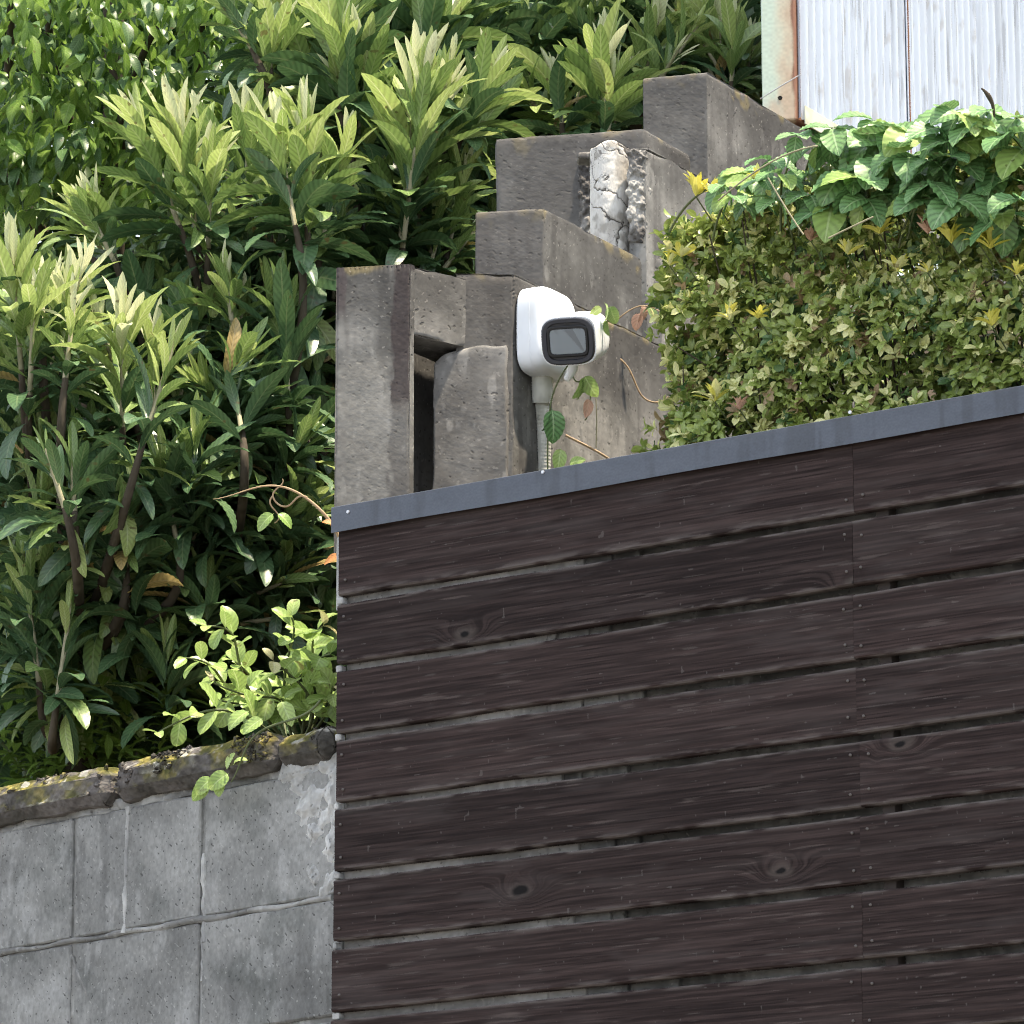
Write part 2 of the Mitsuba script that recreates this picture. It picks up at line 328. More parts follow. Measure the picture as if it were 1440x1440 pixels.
def leaf_frame(pos, d, size, up=(0, 0, 1), roll=0.):
    d = nrm(d); up = np.asarray(up, float)
    z = up - d * (up @ d)
    if np.linalg.norm(z) < .05: z = np.array([0, -1., 0]) - d * (-d[1])
    z = nrm(z); x = np.cross(d, z)
    c, s = math.cos(roll), math.sin(roll)
    return M(x * c + z * s, d, z * c - x * s, pos, size)

BIG = [leaf_geo(k, 'lance', .170 + .028 * (k % 3), .30 + .25 * (k % 4), .26 + .12 * (k % 2), .007, 11, 22, 4, .35 * ((k % 5) - 2) / 2, .05, .06 * ((k % 3) - 1)) for k in range(12)]
YOUNG = [leaf_geo(k, 'lance', .135 + .02 * (k % 3), -.12 + .12 * (k % 3), .6, .004, 11, 14, 4, .3 * ((k % 3) - 1), .03) for k in range(6)]
OLD = [leaf_geo(k, 'lance', .225 + .03 * (k % 3), .9 + .3 * (k % 3), .18, .009, 11, 22, 4, .3 * ((k % 3) - 1), .05, .08 * ((k % 3) - 1)) for k in range(8)]
FINE = [leaf_geo(k, 'point', .34 + .04 * (k % 3), .4 + .4 * (k % 3), .3, .0, 7, 6, 2, .4 * ((k % 3) - 1), .08) for k in range(6)]
OVATE = [leaf_geo(k, 'ovate', .56 + .06 * (k % 3), .5 + .35 * (k % 3), .22, .022, 7, 18, 6, .25 * ((k % 3) - 1), .06, .05 * ((k % 3) - 1), .01) for k in range(8)]
ELL = [leaf_geo(k, 'ellip', .50 + .05 * (k % 3), .3 + .3 * (k % 3), .3, .008, 6, 12, 4, .25 * ((k % 3) - 1), .08, 0, .01) for k in range(6)]
SHOOT = [leaf_geo(k, 'narrow', .24 + .04 * (k % 3), .3 + .3 * (k % 3), .4, 0, 5, 6, 2, .3 * ((k % 3) - 1), .04) for k in range(6)]
SMALL = [leaf_geo(k, 'ellip', .40 + .05 * (k % 3), .3 + .3 * (k % 3), .35, 0, 5, 4, 2, .4 * ((k % 3) - 1), .05) for k in range(6)]


# ------------------------------------------------------------------ ground, road, hillside
g = trimesh.Trimesh([(-400, -400, 0), (400, -400, 0), (400, 400, 0), (-400, 400, 0)], [(0, 1, 2), (0, 2, 3)])
add('road', mikit.ply(g, 'mat_road'), 'grey road surface below the fence and block wall', None, None, 'structure')
aa = np.r_[np.linspace(-30, -3, 28)[:-1], np.linspace(-3, 4, 71), np.linspace(4, 30, 27)[1:]]; bb = np.r_[np.linspace(0, 3, 31), np.linspace(3.2, 12, 40), np.linspace(13, 40, 12)]
V = []
for b in bb:
    for a in aa:
        b2 = .16 + b + .172 * max(0, -a)
        z = ZC - .46 + .30 * max(0, b - .35) + .26 * max(0, min(b, 7) - 1.4); z = min(z, 6.1 + .02 * b)
        if a > .9: z = max(z, ZC - .10 + .4 * max(0, b - .2) * min(1, (a - .9) * 3))
        z = min(z, 6.2)
        V.append(W(a, b2, z + .10 * (meshkit.fbm(np.array([a * 2, b * 2, 0.]), 3, 2) - .5)))
na, nb = len(aa), len(bb)
F = [(j * na + i, j * na + i + 1, (j + 1) * na + i + 1, (j + 1) * na + i) for j in range(nb - 1) for i in range(na - 1)]
add('hillside', mikit.ply((np.array(V), np.array(F)), 'mat_soil', smooth=True), 'dark leaf littered soil of the planted hillside', None, None, 'structure')


# ------------------------------------------------------------------ plank fence
fence = thing('plank_fence', 'dark brown horizontal plank fence under a slate blue metal cap', 'fence')
A_END, A_JOINT = 2.1, onb(1203, 900, 0)[0]
ROW, GAP, TH = .1152, .0142, .018
zb0 = ZC - .1505
def plank(a0, a1, z0, z1, i):
    r = np.random.default_rng(100 + i)
    n = max(4, int((a1 - a0) / .025)); xs = np.linspace(a0, a1, n + 1)
    jt = .0012 * (meshkit.noise(np.c_[xs * 9, np.full_like(xs, i), xs * 0], 3) - .5) * 2 ; jb = .0012 * (meshkit.noise(np.c_[xs * 9, np.full_like(xs, i + 50.), xs * 0], 4) - .5) * 2
    bev = .0025; dy = r.uniform(-.001, .001)
    V = []
    for k, x in enumerate(xs):
        zt, zb = z1 + jt[k], z0 + jb[k]
        for (y, z) in ((dy, zb + bev), (dy, zt - bev), (dy + bev, zt), (TH, zt), (TH, zb), (dy + bev, zb)): V.append(W(x, y, z))
    F = []
    for k in range(n):
        for j in range(6):
            a, b = k * 6 + j, k * 6 + (j + 1) % 6; F += [(a, a + 6, b + 6), (a, b + 6, b)]
    for o, fl in ((0, 1), (n * 6, 0)):
        for j in range(1, 5): F.append((o, o + j, o + j + 1) if fl else (o, o + j + 1, o + j))
    m = trimesh.Trimesh(V, F, process=False)
    return mikit.ply(m, 'mat_plank', smooth=False, uv=np.c_[np.full(len(V), i + .5), (np.array(V)[:, 2] - z0) / (z1 - z0)])
rows = 11
for i in range(rows):
    z0 = zb0 - ROW * i; z1 = z0 + ROW - GAP if i else ZC - .012
    e = [.004, .003, .002, .003, .001, .000, -.001, -.003, -.004, -.004, -.004][i] + .0
    jx = A_JOINT + rng.uniform(-.004, .004)
    add(fence + '__plank', plank(e, jx - .0001, z0, z1, 2 * i)); add(fence + '__plank', plank(jx + .0004, A_END, z0, z1, 2 * i + 1))
    for ax, cnt in ((e + .014, 2), (jx - .014, 2), (jx + .016, 2)):
        for q in range(cnt):
            zz = z0 + (.022 if q == 0 else (z1 - z0) - .022) + rng.uniform(-.004, .004)
            if zz > ZC - .05: continue
            c = W(ax + rng.uniform(-.003, .003), -.0016, zz); m = trimesh.creation.icosphere(1, .0026); m.apply_scale([1, .5, 1]); m.apply_translation(c)
            add(fence + '__nail', mikit.ply(m, 'mat_nail', smooth=True))
# folded metal cap: a thin L of sheet
capm = []
prof = [(-.0115, -.044), (-.0115, -.001), (-.0105, 0), (.075, 0), (.075, -.0018), (-.0093, -.0018), (-.0093, -.044)]
xs = np.linspace(-.0035, A_END + .02, 60)
V = [W(x, y, ZC + z + (.0008 * math.sin(x * 11) if z < -.03 else 0)) for x in xs for (y, z) in prof]; n = len(prof); F = []
for k in range(len(xs) - 1):
    for j in range(n):
        a, b = k * n + j, k * n + (j + 1) % n; F += [(a, b, b + n), (a, b + n, a + n)]
for o in (0, (len(xs) - 1) * n):
    for q in ((0, 1, 6), (1, 5, 6), (1, 2, 5), (2, 3, 5), (3, 4, 5)): F.append(tuple(o + t for t in q))
add(fence + '__cap', mikit.ply(trimesh.Trimesh(V, F, process=False), 'mat_cap', smooth=False), 'slate blue folded metal cap strip')
for (u, v) in ((490, 720), (764, 664), (1196, 580)):
    a_, z_ = onb(u, v, -.0115); m = trimesh.creation.cylinder(.0028, .003, sections=12); m.apply_transform(trimesh.geometry.align_vectors([0, 0, 1], -B)); m.apply_translation(W(a_, -.0125, z_))
    add(fence + '__screw', mikit.ply(m, 'mat_screw', smooth=30))
# concrete wall that carries the planks: close behind them on the left, set back further right
a_split = onb(760, 900, 0)[0]
m = roughen(oriented_box(W(.006, TH + .0008, 0.0), A * (a_split - .004), B * .10, [0, 0, ZC - .004], .004), .03, .002, 30, .003, 1)
add(fence + '__backing_wall', mikit.ply(m, 'mat_render', smooth=35), 'pale grey concrete wall close behind the left planks')
m = roughen(oriented_box(W(a_split, TH + .024, 0.0), A * (A_END - a_split), B * .09, [0, 0, ZC - .004], .004), .04, .002, 30, .002, 2)
add(fence + '__backing_wall', mikit.ply(m, 'mat_concrete_plain', smooth=35), 'dark grey concrete wall set back behind the right planks')
for x in (A_JOINT + .03, A_END - .05):
    add(fence + '__batten', mikit.ply(oriented_box(W(x, TH + .0005, ZC - 1.4), A * .022, B * .024, [0, 0, 1.39], .001), 'mat_end_grain', smooth=False))
for i in range(1, rows):                                        # the close backing breaks off unevenly from gap to gap
    z = zb0 - ROW * (i - 1) - GAP * .5; x0_ = a_split - .01
    for q in range(3):
        x1_ = x0_ + rng.uniform(.02, .10)
        m = roughen(oriented_box(W(x0_, TH + .002 + .005 * q + rng.uniform(0, .002), z - .03), A * (x1_ - x0_), B * (.0215 - .005 * q), [0, 0, .06], .002), .012, .0012, 60, .004, 200 + i * 3 + q)
        add(fence + '__backing_remnant', mikit.ply(m, 'mat_render' if q == 0 else 'mat_concrete_plain', smooth=35)); x0_ = x1_ - .003
# pale mortar left standing out beside the plank ends
z1 = onb(476, 752, 0)[1]; z0 = onb(476, 858, 0)[1]
m = roughen(oriented_box(W(-.0065, .006, z0), A * .0125, B * .03, [0, 0, z1 - z0], .003), .006, .001, 60, .003, 9)
add(fence + '__mortar_strip', mikit.ply(m, 'mat_lime', smooth=40), 'pale mortar strip at the plank ends')
for i in range(1, rows):
    z = zb0 - ROW * (i - 1) - GAP * .5
    m = roughen(oriented_box(W(-.004, .004, z - .006), A * rng.uniform(.006, .016), B * .016, [0, 0, .012], .002), .004, .001, 80, .002, 20 + i)
    add(fence + '__mortar_dab', mikit.ply(m, 'mat_lime', smooth=40))


# ------------------------------------------------------------------ concrete block wall at the left
LD = nrm([-.714, .70, 0]); LN = nrm([.70, .714, 0])            # along the wall to the left; into the hill
P0 = at(466, 1262, 7.46)
wall = thing('block_wall', 'grey concrete block wall with mossy coping stones left of the plank fence', 'wall')
def LW(s, d, z): return np.array([P0[0], P0[1], 0]) + LD * s + LN * d + np.array([0, 0, z])
def onl(u, v):
    p = on_plane(u, v, P0, LN); return float((p - P0) @ LD), float(p[2])
zj = P0[2]; H = .2
s282, s101 = onl(282, 1290)[0], onl(101, 1325)[0]
JN = .010
cols = [-.03, s282, s101]
while cols[-1] < 2.6: cols.append(cols[-1] + (s101 - s282))
def blk(s0, s1, z0, z1, i):
    m = oriented_box(LW(s1 - JN / 2, rng.uniform(-.001, .002), z0 + JN / 2), -LD * (s1 - s0 - JN), LN * .10, [0, 0, z1 - z0 - JN], .003)
    m = roughen(m, .016 if s0 < 1.2 else .08, .0022, 24, .006, i)
    return mikit.ply(m, 'mat_block', smooth=True, uv=np.c_[np.full(len(m.vertices), i + .5), np.zeros(len(m.vertices))])
ztop = zj + .222
for r_, (z0, z1) in enumerate(((zj, ztop), (zj - H, zj), (zj - 2 * H, zj - H))):
    for i in range(len(cols) - 1):
        add(wall + '__block', blk(cols[i], cols[i + 1], z0, z1, r_ * 20 + i))
m = oriented_box(LW(cols[-1], .0065, 0), -LD * (cols[-1] + .02), LN * .12, [0, 0, ztop - .004], 0)
m = roughen(m, .03, .003, 50, 0, 4)
add(wall + '__mortar', mikit.ply(m, 'mat_mortar', smooth=40), 'recessed mortar joints')
for (u0, v0, u1, v1, wd) in ((180, 1135, 174, 1312, .0072), (285, 1200, 287, 1325, .006), (100, 1345, 122, 1400, .003), (285, 1295, 283, 1380, .004)):
    s0, za = onl(u0, v0); s1, zb = onl(u1, v1); n = 14; t = np.linspace(0, 1, n)[:, None]
    pts = (1 - t) * LW(s0, .0025, za) + t * LW(s1, .0025, zb); pts = pts + LD * (rng.uniform(-1, 1, (n, 1)) * .002)
    add(wall + '__mortar_drip', mikit.ply(tube(pts, wd * rng.uniform(.5, 1.2, n), 7), 'mat_lime' if wd > .0035 else 'mat_mortar', smooth=40))
# ragged horizontal bed joint standing proud in places
n = 60; ss = np.linspace(0, 1.05, n)
pts = np.array([LW(s, .003, zj + .002 * math.sin(s * 40)) for s in ss]); rad = .0035 + .0045 * np.clip(meshkit.noise(np.c_[ss * 22, ss * 0, ss * 0], 5) - .25, 0, 1)
add(wall + '__bed_joint', mikit.ply(roughen(tube(pts, rad, 7), .01, .0012, 90, 0, 3), 'mat_mortar', smooth=40))
# crumbling lime render by the fence
V0 = []
pl = [(474, 1058), (400, 1068), (392, 1098), (425, 1120), (412, 1150), (440, 1180), (430, 1225), (452, 1262), (474, 1240)]
from shapely.geometry import Polygon, Point
P2 = np.array([onl(u, v) for u, v in pl]); poly = Polygon(P2).buffer(.004)
tri_v, tri_f = trimesh.creation.triangulate_polygon(poly, engine='earcut')
tv, tf = trimesh.remesh.subdivide_to_size(np.c_[tri_v, np.zeros(len(tri_v))], tri_f, .006, max_iter=10)
dist = np.array([poly.exterior.distance(Point(x, y)) for x, y, _ in tv])
hgt = np.clip(meshkit.fbm(np.c_[tv[:, :2] * 45, np.zeros(len(tv))], 4, 6) - .40, -.1, .4) * .024 * np.clip(dist / .012, 0, 1) - .001
pts = np.array([LW(x, .0 - h, y) for (x, y, _), h in zip(tv, hgt)])
add(wall + '__render_patch', mikit.ply((pts, tf), 'mat_lime', smooth=True), 'flaking pale render beside the fence')
# moss-covered coping stones
tufts = []
for i, (u0, u1) in enumerate(((-420, 168), (172, 400), (398, 486))):
    def edge(u): return onl(u, 1105 - .17 * (u))[0]
    s0, s1 = edge(u1), edge(u0); zc = ztop + .006
    if i == 2: s0 = -.01
    h = .068 if i < 2 else .055
    m = oriented_box(LW(s1, -.03 + .004 * i, zc), -LD * (s1 - s0 - .004), LN * .17, [0, 0, h], .018)
    m = roughen(m, .008, .0085, 20, .008, 30 + i)
    nn = m.vertex_normals; good = np.where((nn[:, 2] > -.15) & (m.vertices @ LN < np.median(m.vertices @ LN)))[0]
    for vi in rng.choice(good, 260 if i == 0 else 200 if i == 1 else 70):
        if meshkit.noise(m.vertices[vi] * 16, 12) < .46: continue
        t_ = trimesh.creation.icosphere(1, rng.uniform(.002, .0055)); t_.vertices = t_.vertices * rng.uniform(.7, 1.6, 3) + .0015 * rng.normal(0, 1, (len(t_.vertices), 3)); t_.apply_translation(m.vertices[vi]); tufts.append(t_)
    add(wall + '__coping_stone', mikit.ply(m, 'mat_moss', smooth=True), ('long coping stone furred with yellow moss', 'shorter mossy coping stone under the light green shrub', 'dark crumbling stub of coping against the fence')[i])
add(wall + '__moss', mikit.ply(cat_mesh(tufts), 'mat_moss', smooth=True), None, None, None, 'stuff')
# ragged mortar bed under the coping
m = roughen(oriented_box(LW(2.0, .004, ztop - .006), -LD * 2.01, LN * .08, [0, 0, .018], .003), .009, .011, 34, .006, 44)
add(wall + '__mortar_bed', mikit.ply(m, 'mat_mortar', smooth=45))


# ------------------------------------------------------------------ stepped concrete piers
FD = nrm([-.985, .17, 0]); SD = nrm([.5225, .853, 0]); SN = np.array([SD[1], -SD[0], 0])   # front edge leftwards, side into the hill, side's normal (right)
def left_of(R, ul):
    k = (ul - 720) / FPX; q = R - EYE
    f0, f1 = q @ FWD, FD @ FWD
    return R + FD * ((k * f0 - q[0]) / (FD[0] - k * f1))
def prism(ring, z0, z1, slope=0.):
    n = len(ring); V = [(x, y, z0) for x, y, *_ in ring] + [(x, y, z1) for x, y, *_ in ring]; F = []
    for i in range(n):
        j = (i + 1) % n; F += [(i, j, n + j), (i, n + j, n + i)]
    for i in range(1, n - 1): F += [(0, i + 1, i), (n, n + i, n + i + 1)]
    return trimesh.Trimesh(V, F)
def pier_mesh(u_right, v_top, u_left, depth, length, v_bot, seed, drop=0., chip=.008, res=.0085, cut=0.):
    R = at(u_right, v_top, depth); L = left_of(R, u_left); z0 = at(u_right, v_bot, depth)[2]
    m = prism([L, R, R + SD * length, L + SD * length], z0, R[2])
    m = roughen(m, res, .0014, 16, chip, seed)
    if drop: m.vertices[:, 2] += np.where(m.vertices[:, 2] > z0 + .05, 1, 0) * -drop * np.clip((m.vertices - R) @ FD / np.linalg.norm(L - R), 0, 1)
    return m, R, L
def stained(key, R, L, top, bands, seed, tone=(1, 1, 1), **kw):
    base = concrete(GREY, DARK, PALE, top=float(top), seed=seed, **kw); f = nrm(L - R); wdt = float(np.linalg.norm(L - R)); Rx, Ry = float(R[0]), float(R[1]); fx, fy = float(f[0]), float(f[1])
    def fn(p, n, uv):
        c = base(p, n, uv)
        x = 1 - ((p.x - Rx) * fx + (p.y - Ry) * fy) / wdt; front = smoothstep(.3, .6, -(n.x * float(SD[0]) + n.y * float(SD[1])))
        w = (fbm(p.x * 50, p.y * 50, p.z * 20, 3) - .5) * .22
        for (x0, x1, zt, zb, col, amt) in bands:
            k = smoothstep(x0 - .03, x0 + .03, x + w) * (1 - smoothstep(x1 - .03, x1 + .03, x + w)) * smoothstep(zb - .02, zb + .02, p.z + w * .2) * (1 - smoothstep(zt - .01, zt + .02, p.z + w * .2))
            c = mix(c, C3(col) * (.6 + .8 * fbm(p.x * 130, p.y * 130, p.z * 130, 3)), k * amt * front)
        return c * C3(tone)
    return mat(key, fn, .88, concrete_bump, bscale=1.3, spec=.2)

# first pier (left), with its dark damp strip
m, R1, L1 = pier_mesh(577, 371, 473, 7.74, .014, 800, 11, chip=.008)
body = prism([L1 + SD * .0135, L1 + (R1 - L1) * .12 + SD * .0135, L1 + (R1 - L1) * .12 + SD * .34, L1 + SD * .34], at(577, 900, 7.74)[2], R1[2] - .004)
m = cat_mesh([m, roughen(body, .02, .0025, 22, .006, 61)])
stained('mat_pier_a', R1, L1, R1[2], [(.76, 1.1, 9, R1[2] - .26, (.04, .033, .034), .9), (-.2, .13, 9, R1[2] - .085, (.06, .05, .052), .8), (.70, 1.1, R1[2] - .24, 0, (.10, .095, .09), .6), (-.2, .72, R1[2] - .17, 0, (.20, .195, .182), .55)], 1., tone=(1.08, 1.07, 1.05))
k = add('concrete_pier', mikit.ply(m, 'mat_pier_a', smooth=35), 'leftmost concrete pier at the fence end with a dark damp strip down its right edge', 'concrete pier', None)
# second pier: upper mass, lower patched face, deep slot between
k = thing('concrete_pier', 'concrete pier that carries the white camera, patched with paler cement below', 'concrete pier')
R2 = at(722, 384, 7.805); L2 = left_of(R2, 640); zb2 = at(700, 800, 7.8)[2]
ring = [L2, R2, R2 + SD * .95, L2 + SD * .95]
m = roughen(prism(ring, zb2, R2[2]), .012, .0014, 16, .010, 12)
lp = np.linalg.norm(L2 - R2)
m.vertices[:, 2] += .006 * np.clip((m.vertices - R2) @ FD / lp, 0, 1) * (m.vertices[:, 2] > zb2 + .1)
stained('mat_pier_b', R2, L2, R2[2], [(-.2, 1.2, 9, 0, (.13, .120, .110), .35)], 2., tone=(.95, .93, .91), streak=.6)
add(k + '__shaft', mikit.ply(m, 'mat_pier_b', smooth=35))
Ri = at(640, 378, 7.855); Li = left_of(Ri, 574); zi = at(600, 503, 7.85)[2]
Rj = Ri + SD * .08
ring = [R1 + SD * .0135, L2 - FD * .02 + SD * .004, L2 - FD * .02 + SD * .30, R1 - (R1 - L1) * .5 + SD * .33, R1 - (R1 - L1) * .5 + SD * .0135]
m = prism(ring, zi, R1[2] - .002); m = roughen(m, .010, .0014, 20, .010, 13)
mz = m.vertices[:, 2]; xs_ = 0
stain_web = stained('mat_web', Ri, Li, Ri[2], [], 2., tone=(.95, .93, .91), streak=.6)
add(k + '__web', mikit.ply(m, 'mat_web', smooth=35), 'rough web joining it to the leftmost pier')
Rl = R2 - SD * .0045 + FD * .0085; Ll = left_of(Rl, 609); zl0 = at(700, 800, 7.8)[2]; zl1 = at(690, 488, 7.79)[2]
m = prism([Ll, Rl, Rl + SD * .30, Ll + SD * .30], zl0, zl1); m = roughen(m, .008, .002, 18, .010, 14)
q = np.clip((m.vertices - Rl) @ FD / np.linalg.norm(Ll - Rl), 0, 1); t_ = np.clip((m.vertices[:, 2] - zl0) / (zl1 - zl0), 0, 1)
m.vertices[:, 2] -= (t_ > .5) * (.022 * q ** 3 + .010 * (meshkit.noise(np.c_[q * 6, q * 0, q * 0], 2) - .5))
add(k + '__cement_patch', mikit.ply(m, 'mat_render', smooth=35), 'paler smooth cement patch on the lower face')
m = roughen(oriented_box(at(723.5, 556, 7.80), SN * .004, SD * .015, [0, 0, at(724, 392, 7.80)[2] - at(724, 556, 7.80)[2]], .001), .01, .0006, 60, .002, 3)
add(k + '__edge_strip', mikit.ply(m, 'mat_render', smooth=35))
# third pier
m, R3, L3 = pier_mesh(765, 293, 667, 8.10, .37, 560, 15, drop=-.002)
stained('mat_pier_c', R3, L3, R3[2], [(-.2, 1.2, 9, 0, (.112, .105, .101), .5)], 5., streak=.6)
add('concrete_pier', mikit.ply(m, 'mat_pier_c', smooth=35), 'concrete pier just above and behind the white camera, with rusty stains on its top edge', 'concrete pier')
# fourth: broad panel, pipe, pebbly broken end
k = thing('concrete_pier', 'broad concrete panel pier behind the cracked white pipe', 'concrete pier')
m, R4, L4 = pier_mesh(906, 180, 696, 8.62, .30, 520, 16, drop=.004)
stained('mat_pier_d', R4, L4, R4[2], [(-.2, 1.2, 9, 0, (.115, .110, .106), .5)], 6., streak=.7)
add(k + '__panel', mikit.ply(m, 'mat_pier_d', smooth=35))
m, R4b, L4b = pier_mesh(908, 206, 884, 8.44, .60, 760, 17, chip=.014)
add(k + '__side_wall', mikit.ply(m, 'mat_concrete_plain', smooth=35))
zA, zB = at(895, 350, 8.43)[2], at(895, 208, 8.43)[2]
m = roughen(oriented_box(np.array([*(R4b + (L4b - R4b) * .12 - SD * .008)[:2], zA]), (L4b - R4b) * .88, SD * .03, [0, 0, zB - zA], .004), .0045, .011, 75, .006, 71)
add(k + '__broken_edge', mikit.ply(m, 'mat_pebbly', smooth=45), 'rough broken edge with exposed aggregate right of the pipe')
zA, zB = at(824, 335, 8.58)[2], at(824, 210, 8.58)[2]; q = at(836, 300, 8.59)
m = roughen(oriented_box(np.array([q[0], q[1], zA]), left_of(q, 813) - q, SD * .04, [0, 0, zB - zA], .004), .0045, .010, 70, .006, 72)
add(k + '__broken_edge', mikit.ply(m, 'mat_pebbly', smooth=45), 'rough broken edge left of the pipe')
add(k + '__mortar_lip', mikit.ply(roughen(oriented_box(at(812, 222, 8.50), [.028, 0, 0], [0, .05, 0], [0, 0, .012], .003), .005, .003, 60, .003, 8), 'mat_render', smooth=40))
m, R4c, L4c = pier_mesh(930, 362, 885, 8.415, .35, 760, 18, chip=.006)
add(k + '__plaster_strip', mikit.ply(m, 'mat_render', smooth=35), 'paler plastered strip below the pipe')
# fifth
m, R5, L5 = pier_mesh(995, 101, 903, 8.80, .62, 520, 19, drop=.004)
stained('mat_pier_e', R5, L5, R5[2], [(-.2, 1.2, 9, 0, (.115, .110, .106), .5)], 9., streak=.5)
add('concrete_pier', mikit.ply(m, 'mat_pier_e', smooth=35), 'topmost and rearmost concrete pier, standing below the rusty green post', 'concrete pier')
# cracked pipe
pc = at(858, 215, 8.50); zt, zb = at(858, 207, 8.50)[2], at(858, 430, 8.50)[2]; rad = 28.5 / FPX * 8.5
nz, nth = 70, 48; V, U = [], []
for i in range(nz + 1):
    z = zb + (zt - zb) * i / nz; rr = rad * (1 if i < nz - 1 else (.97 if i == nz - 1 else .9))
    for j in range(nth + 1):
        th = 2 * math.pi * j / nth; r2 = rr + .0012 * (meshkit.fbm(np.array([math.cos(th) * 3, math.sin(th) * 3, z * 30]), 3, 3) - .5)
        V.append((pc[0] + r2 * math.cos(th), pc[1] + r2 * math.sin(th), z + (.004 * math.sin(th * 3) if i >= nz - 1 else 0))); U.append((j / nth, z))
F = [(i * (nth + 1) + j, i * (nth + 1) + j + 1, (i + 1) * (nth + 1) + j + 1, (i + 1) * (nth + 1) + j) for i in range(nz) for j in range(nth)]
V.append((pc[0], pc[1], zt - .002)); U.append((.5, zt)); F = [f for q in F for f in ((q[0], q[1], q[2]), (q[0], q[2], q[3]))] + [(nz * (nth + 1) + j, nz * (nth + 1) + j + 1, len(V) - 1) for j in range(nth)]
add('pipe', mikit.ply((np.array(V), np.array(F)), 'mat_cracked_paint', smooth=True, uv=np.array(U)), 'upright whitish pipe with cracked peeling coating set in the concrete', 'pipe')


# ------------------------------------------------------------------ corrugated screen with its rusty post
scr = thing('corrugated_screen', 'weathered white corrugated sheet screen with a pale green rusting corner post', 'screen')
PB = at(1120, 168, 9.22); zt = PB[2] + 1.9
PX = nrm(-FD); wpost = 49 / FPX * 9.22
def uvbox(o, ex, ey, ez, bsdf):
    m = oriented_box(o, ex, ey, ez, .003); u = (m.vertices - o) @ nrm(ex) / np.linalg.norm(ex); h = (m.vertices - o) @ nrm(ez)
    v, f = trimesh.remesh.subdivide_to_size(m.vertices, m.faces, .08, max_iter=8); mm = trimesh.Trimesh(v, f, process=False)
    return mikit.ply(mm, bsdf, smooth=False, uv=np.c_[(v - o) @ nrm(ex) / np.linalg.norm(ex), (v - o) @ nrm(ez)])
PL = PB - PX * wpost
add(scr + '__post', uvbox(PL, PX * wpost, SD * .075, np.array([0, 0, zt - PB[2]]), 'mat_post'), 'pale green square post rusting at its edge and foot')
m = trimesh.creation.cylinder(.0042, .004, sections=14); m.apply_transform(trimesh.geometry.align_vectors([0, 0, 1], -SD)); m.apply_translation(at(1098, 136, 9.2)); 
fy = nrm(np.cross([0, 0, 1.], PX)); c = PL + PX * (wpost * .54) + np.array([0, 0, .048])
m = trimesh.creation.cylinder(.0044, .004, sections=14); m.apply_transform(trimesh.geometry.align_vectors([0, 0, 1], fy)); m.apply_translation(c)
add(scr + '__bolt_hole', mikit.ply(m, 'mat_hole', smooth=30))
add(scr + '__wire', mikit.ply(tube([at(1069, 139, 9.19), at(1098, 121, 9.18), at(1127, 104, 9.19)], .0012, 6), 'mat_screw', smooth=True), 'thin pale wire tied round the post')
def sheet(s0, s1, off):
    n = int((s1 - s0) / .0035); ss = np.linspace(s0, s1, n + 1); V = []; zs = (PB[2] + .006, PB[2] + .35, zt)
    for z in zs:
        for s in ss: V.append(PB + SD * s + SN * (off + .0085 * math.cos(2 * math.pi * s / .032) + .002 * math.sin(s * 13)) + np.array([0, 0, z - PB[2]]))
    for z in zs:
        for s in ss: V.append(PB + SD * s + SN * (off - .0012 + .0085 * math.cos(2 * math.pi * s / .032) + .002 * math.sin(s * 13)) + np.array([0, 0, z - PB[2]]))
    k = n + 1; h = 3 * k; F = []
    for r in range(2):
        for i in range(n): F += [(r * k + i, r * k + i + 1, (r + 1) * k + i + 1, (r + 1) * k + i), (h + r * k + i + 1, h + r * k + i, h + (r + 1) * k + i, h + (r + 1) * k + i + 1)]
    return mikit.ply((np.array(V), np.array(F)), 'mat_sheet', smooth=True)
def along_sheet(u):      # distance along the screen that shows at column u
    k = (u - 720) / FPX; q = PB - EYE; return (k * (q @ FWD) - q[0]) / (SD[0] - k * (SD @ FWD))
sm = along_sheet(1271)
add(scr + '__sheet', sheet(.006, sm + .012, .004)); add(scr + '__sheet', sheet(sm, sm + .62, .0075)); add(scr + '__sheet', sheet(sm + .61, sm + 1.2, .004))
add(scr + '__seam_strip', mikit.ply(oriented_box(PB + SD * (sm - .003) + SN * .0185, SD * .005, SN * .001, [0, 0, zt - PB[2]], 0), 'mat_rust', smooth=False), 'thin rusty line where two sheets lap')
add(scr + '__bottom_rail', mikit.ply(oriented_box(PB + SD * .003 + SN * .0165 + np.array([0, 0, -.012]), SD * (sm + 1.2), SN * .003, [0, 0, .040], .0008), 'mat_rail', smooth=False), 'cream angle rail along the foot of the sheets')
add(scr + '__kerb', mikit.ply(roughen(oriented_box(PB + SD * .02 - SN * .05 + np.array([0, 0, -.10]), SD * 2.0, SN * .055, [0, 0, .088], .004), .06, .002, 20, .003, 5), 'mat_concrete_plain', smooth=35))


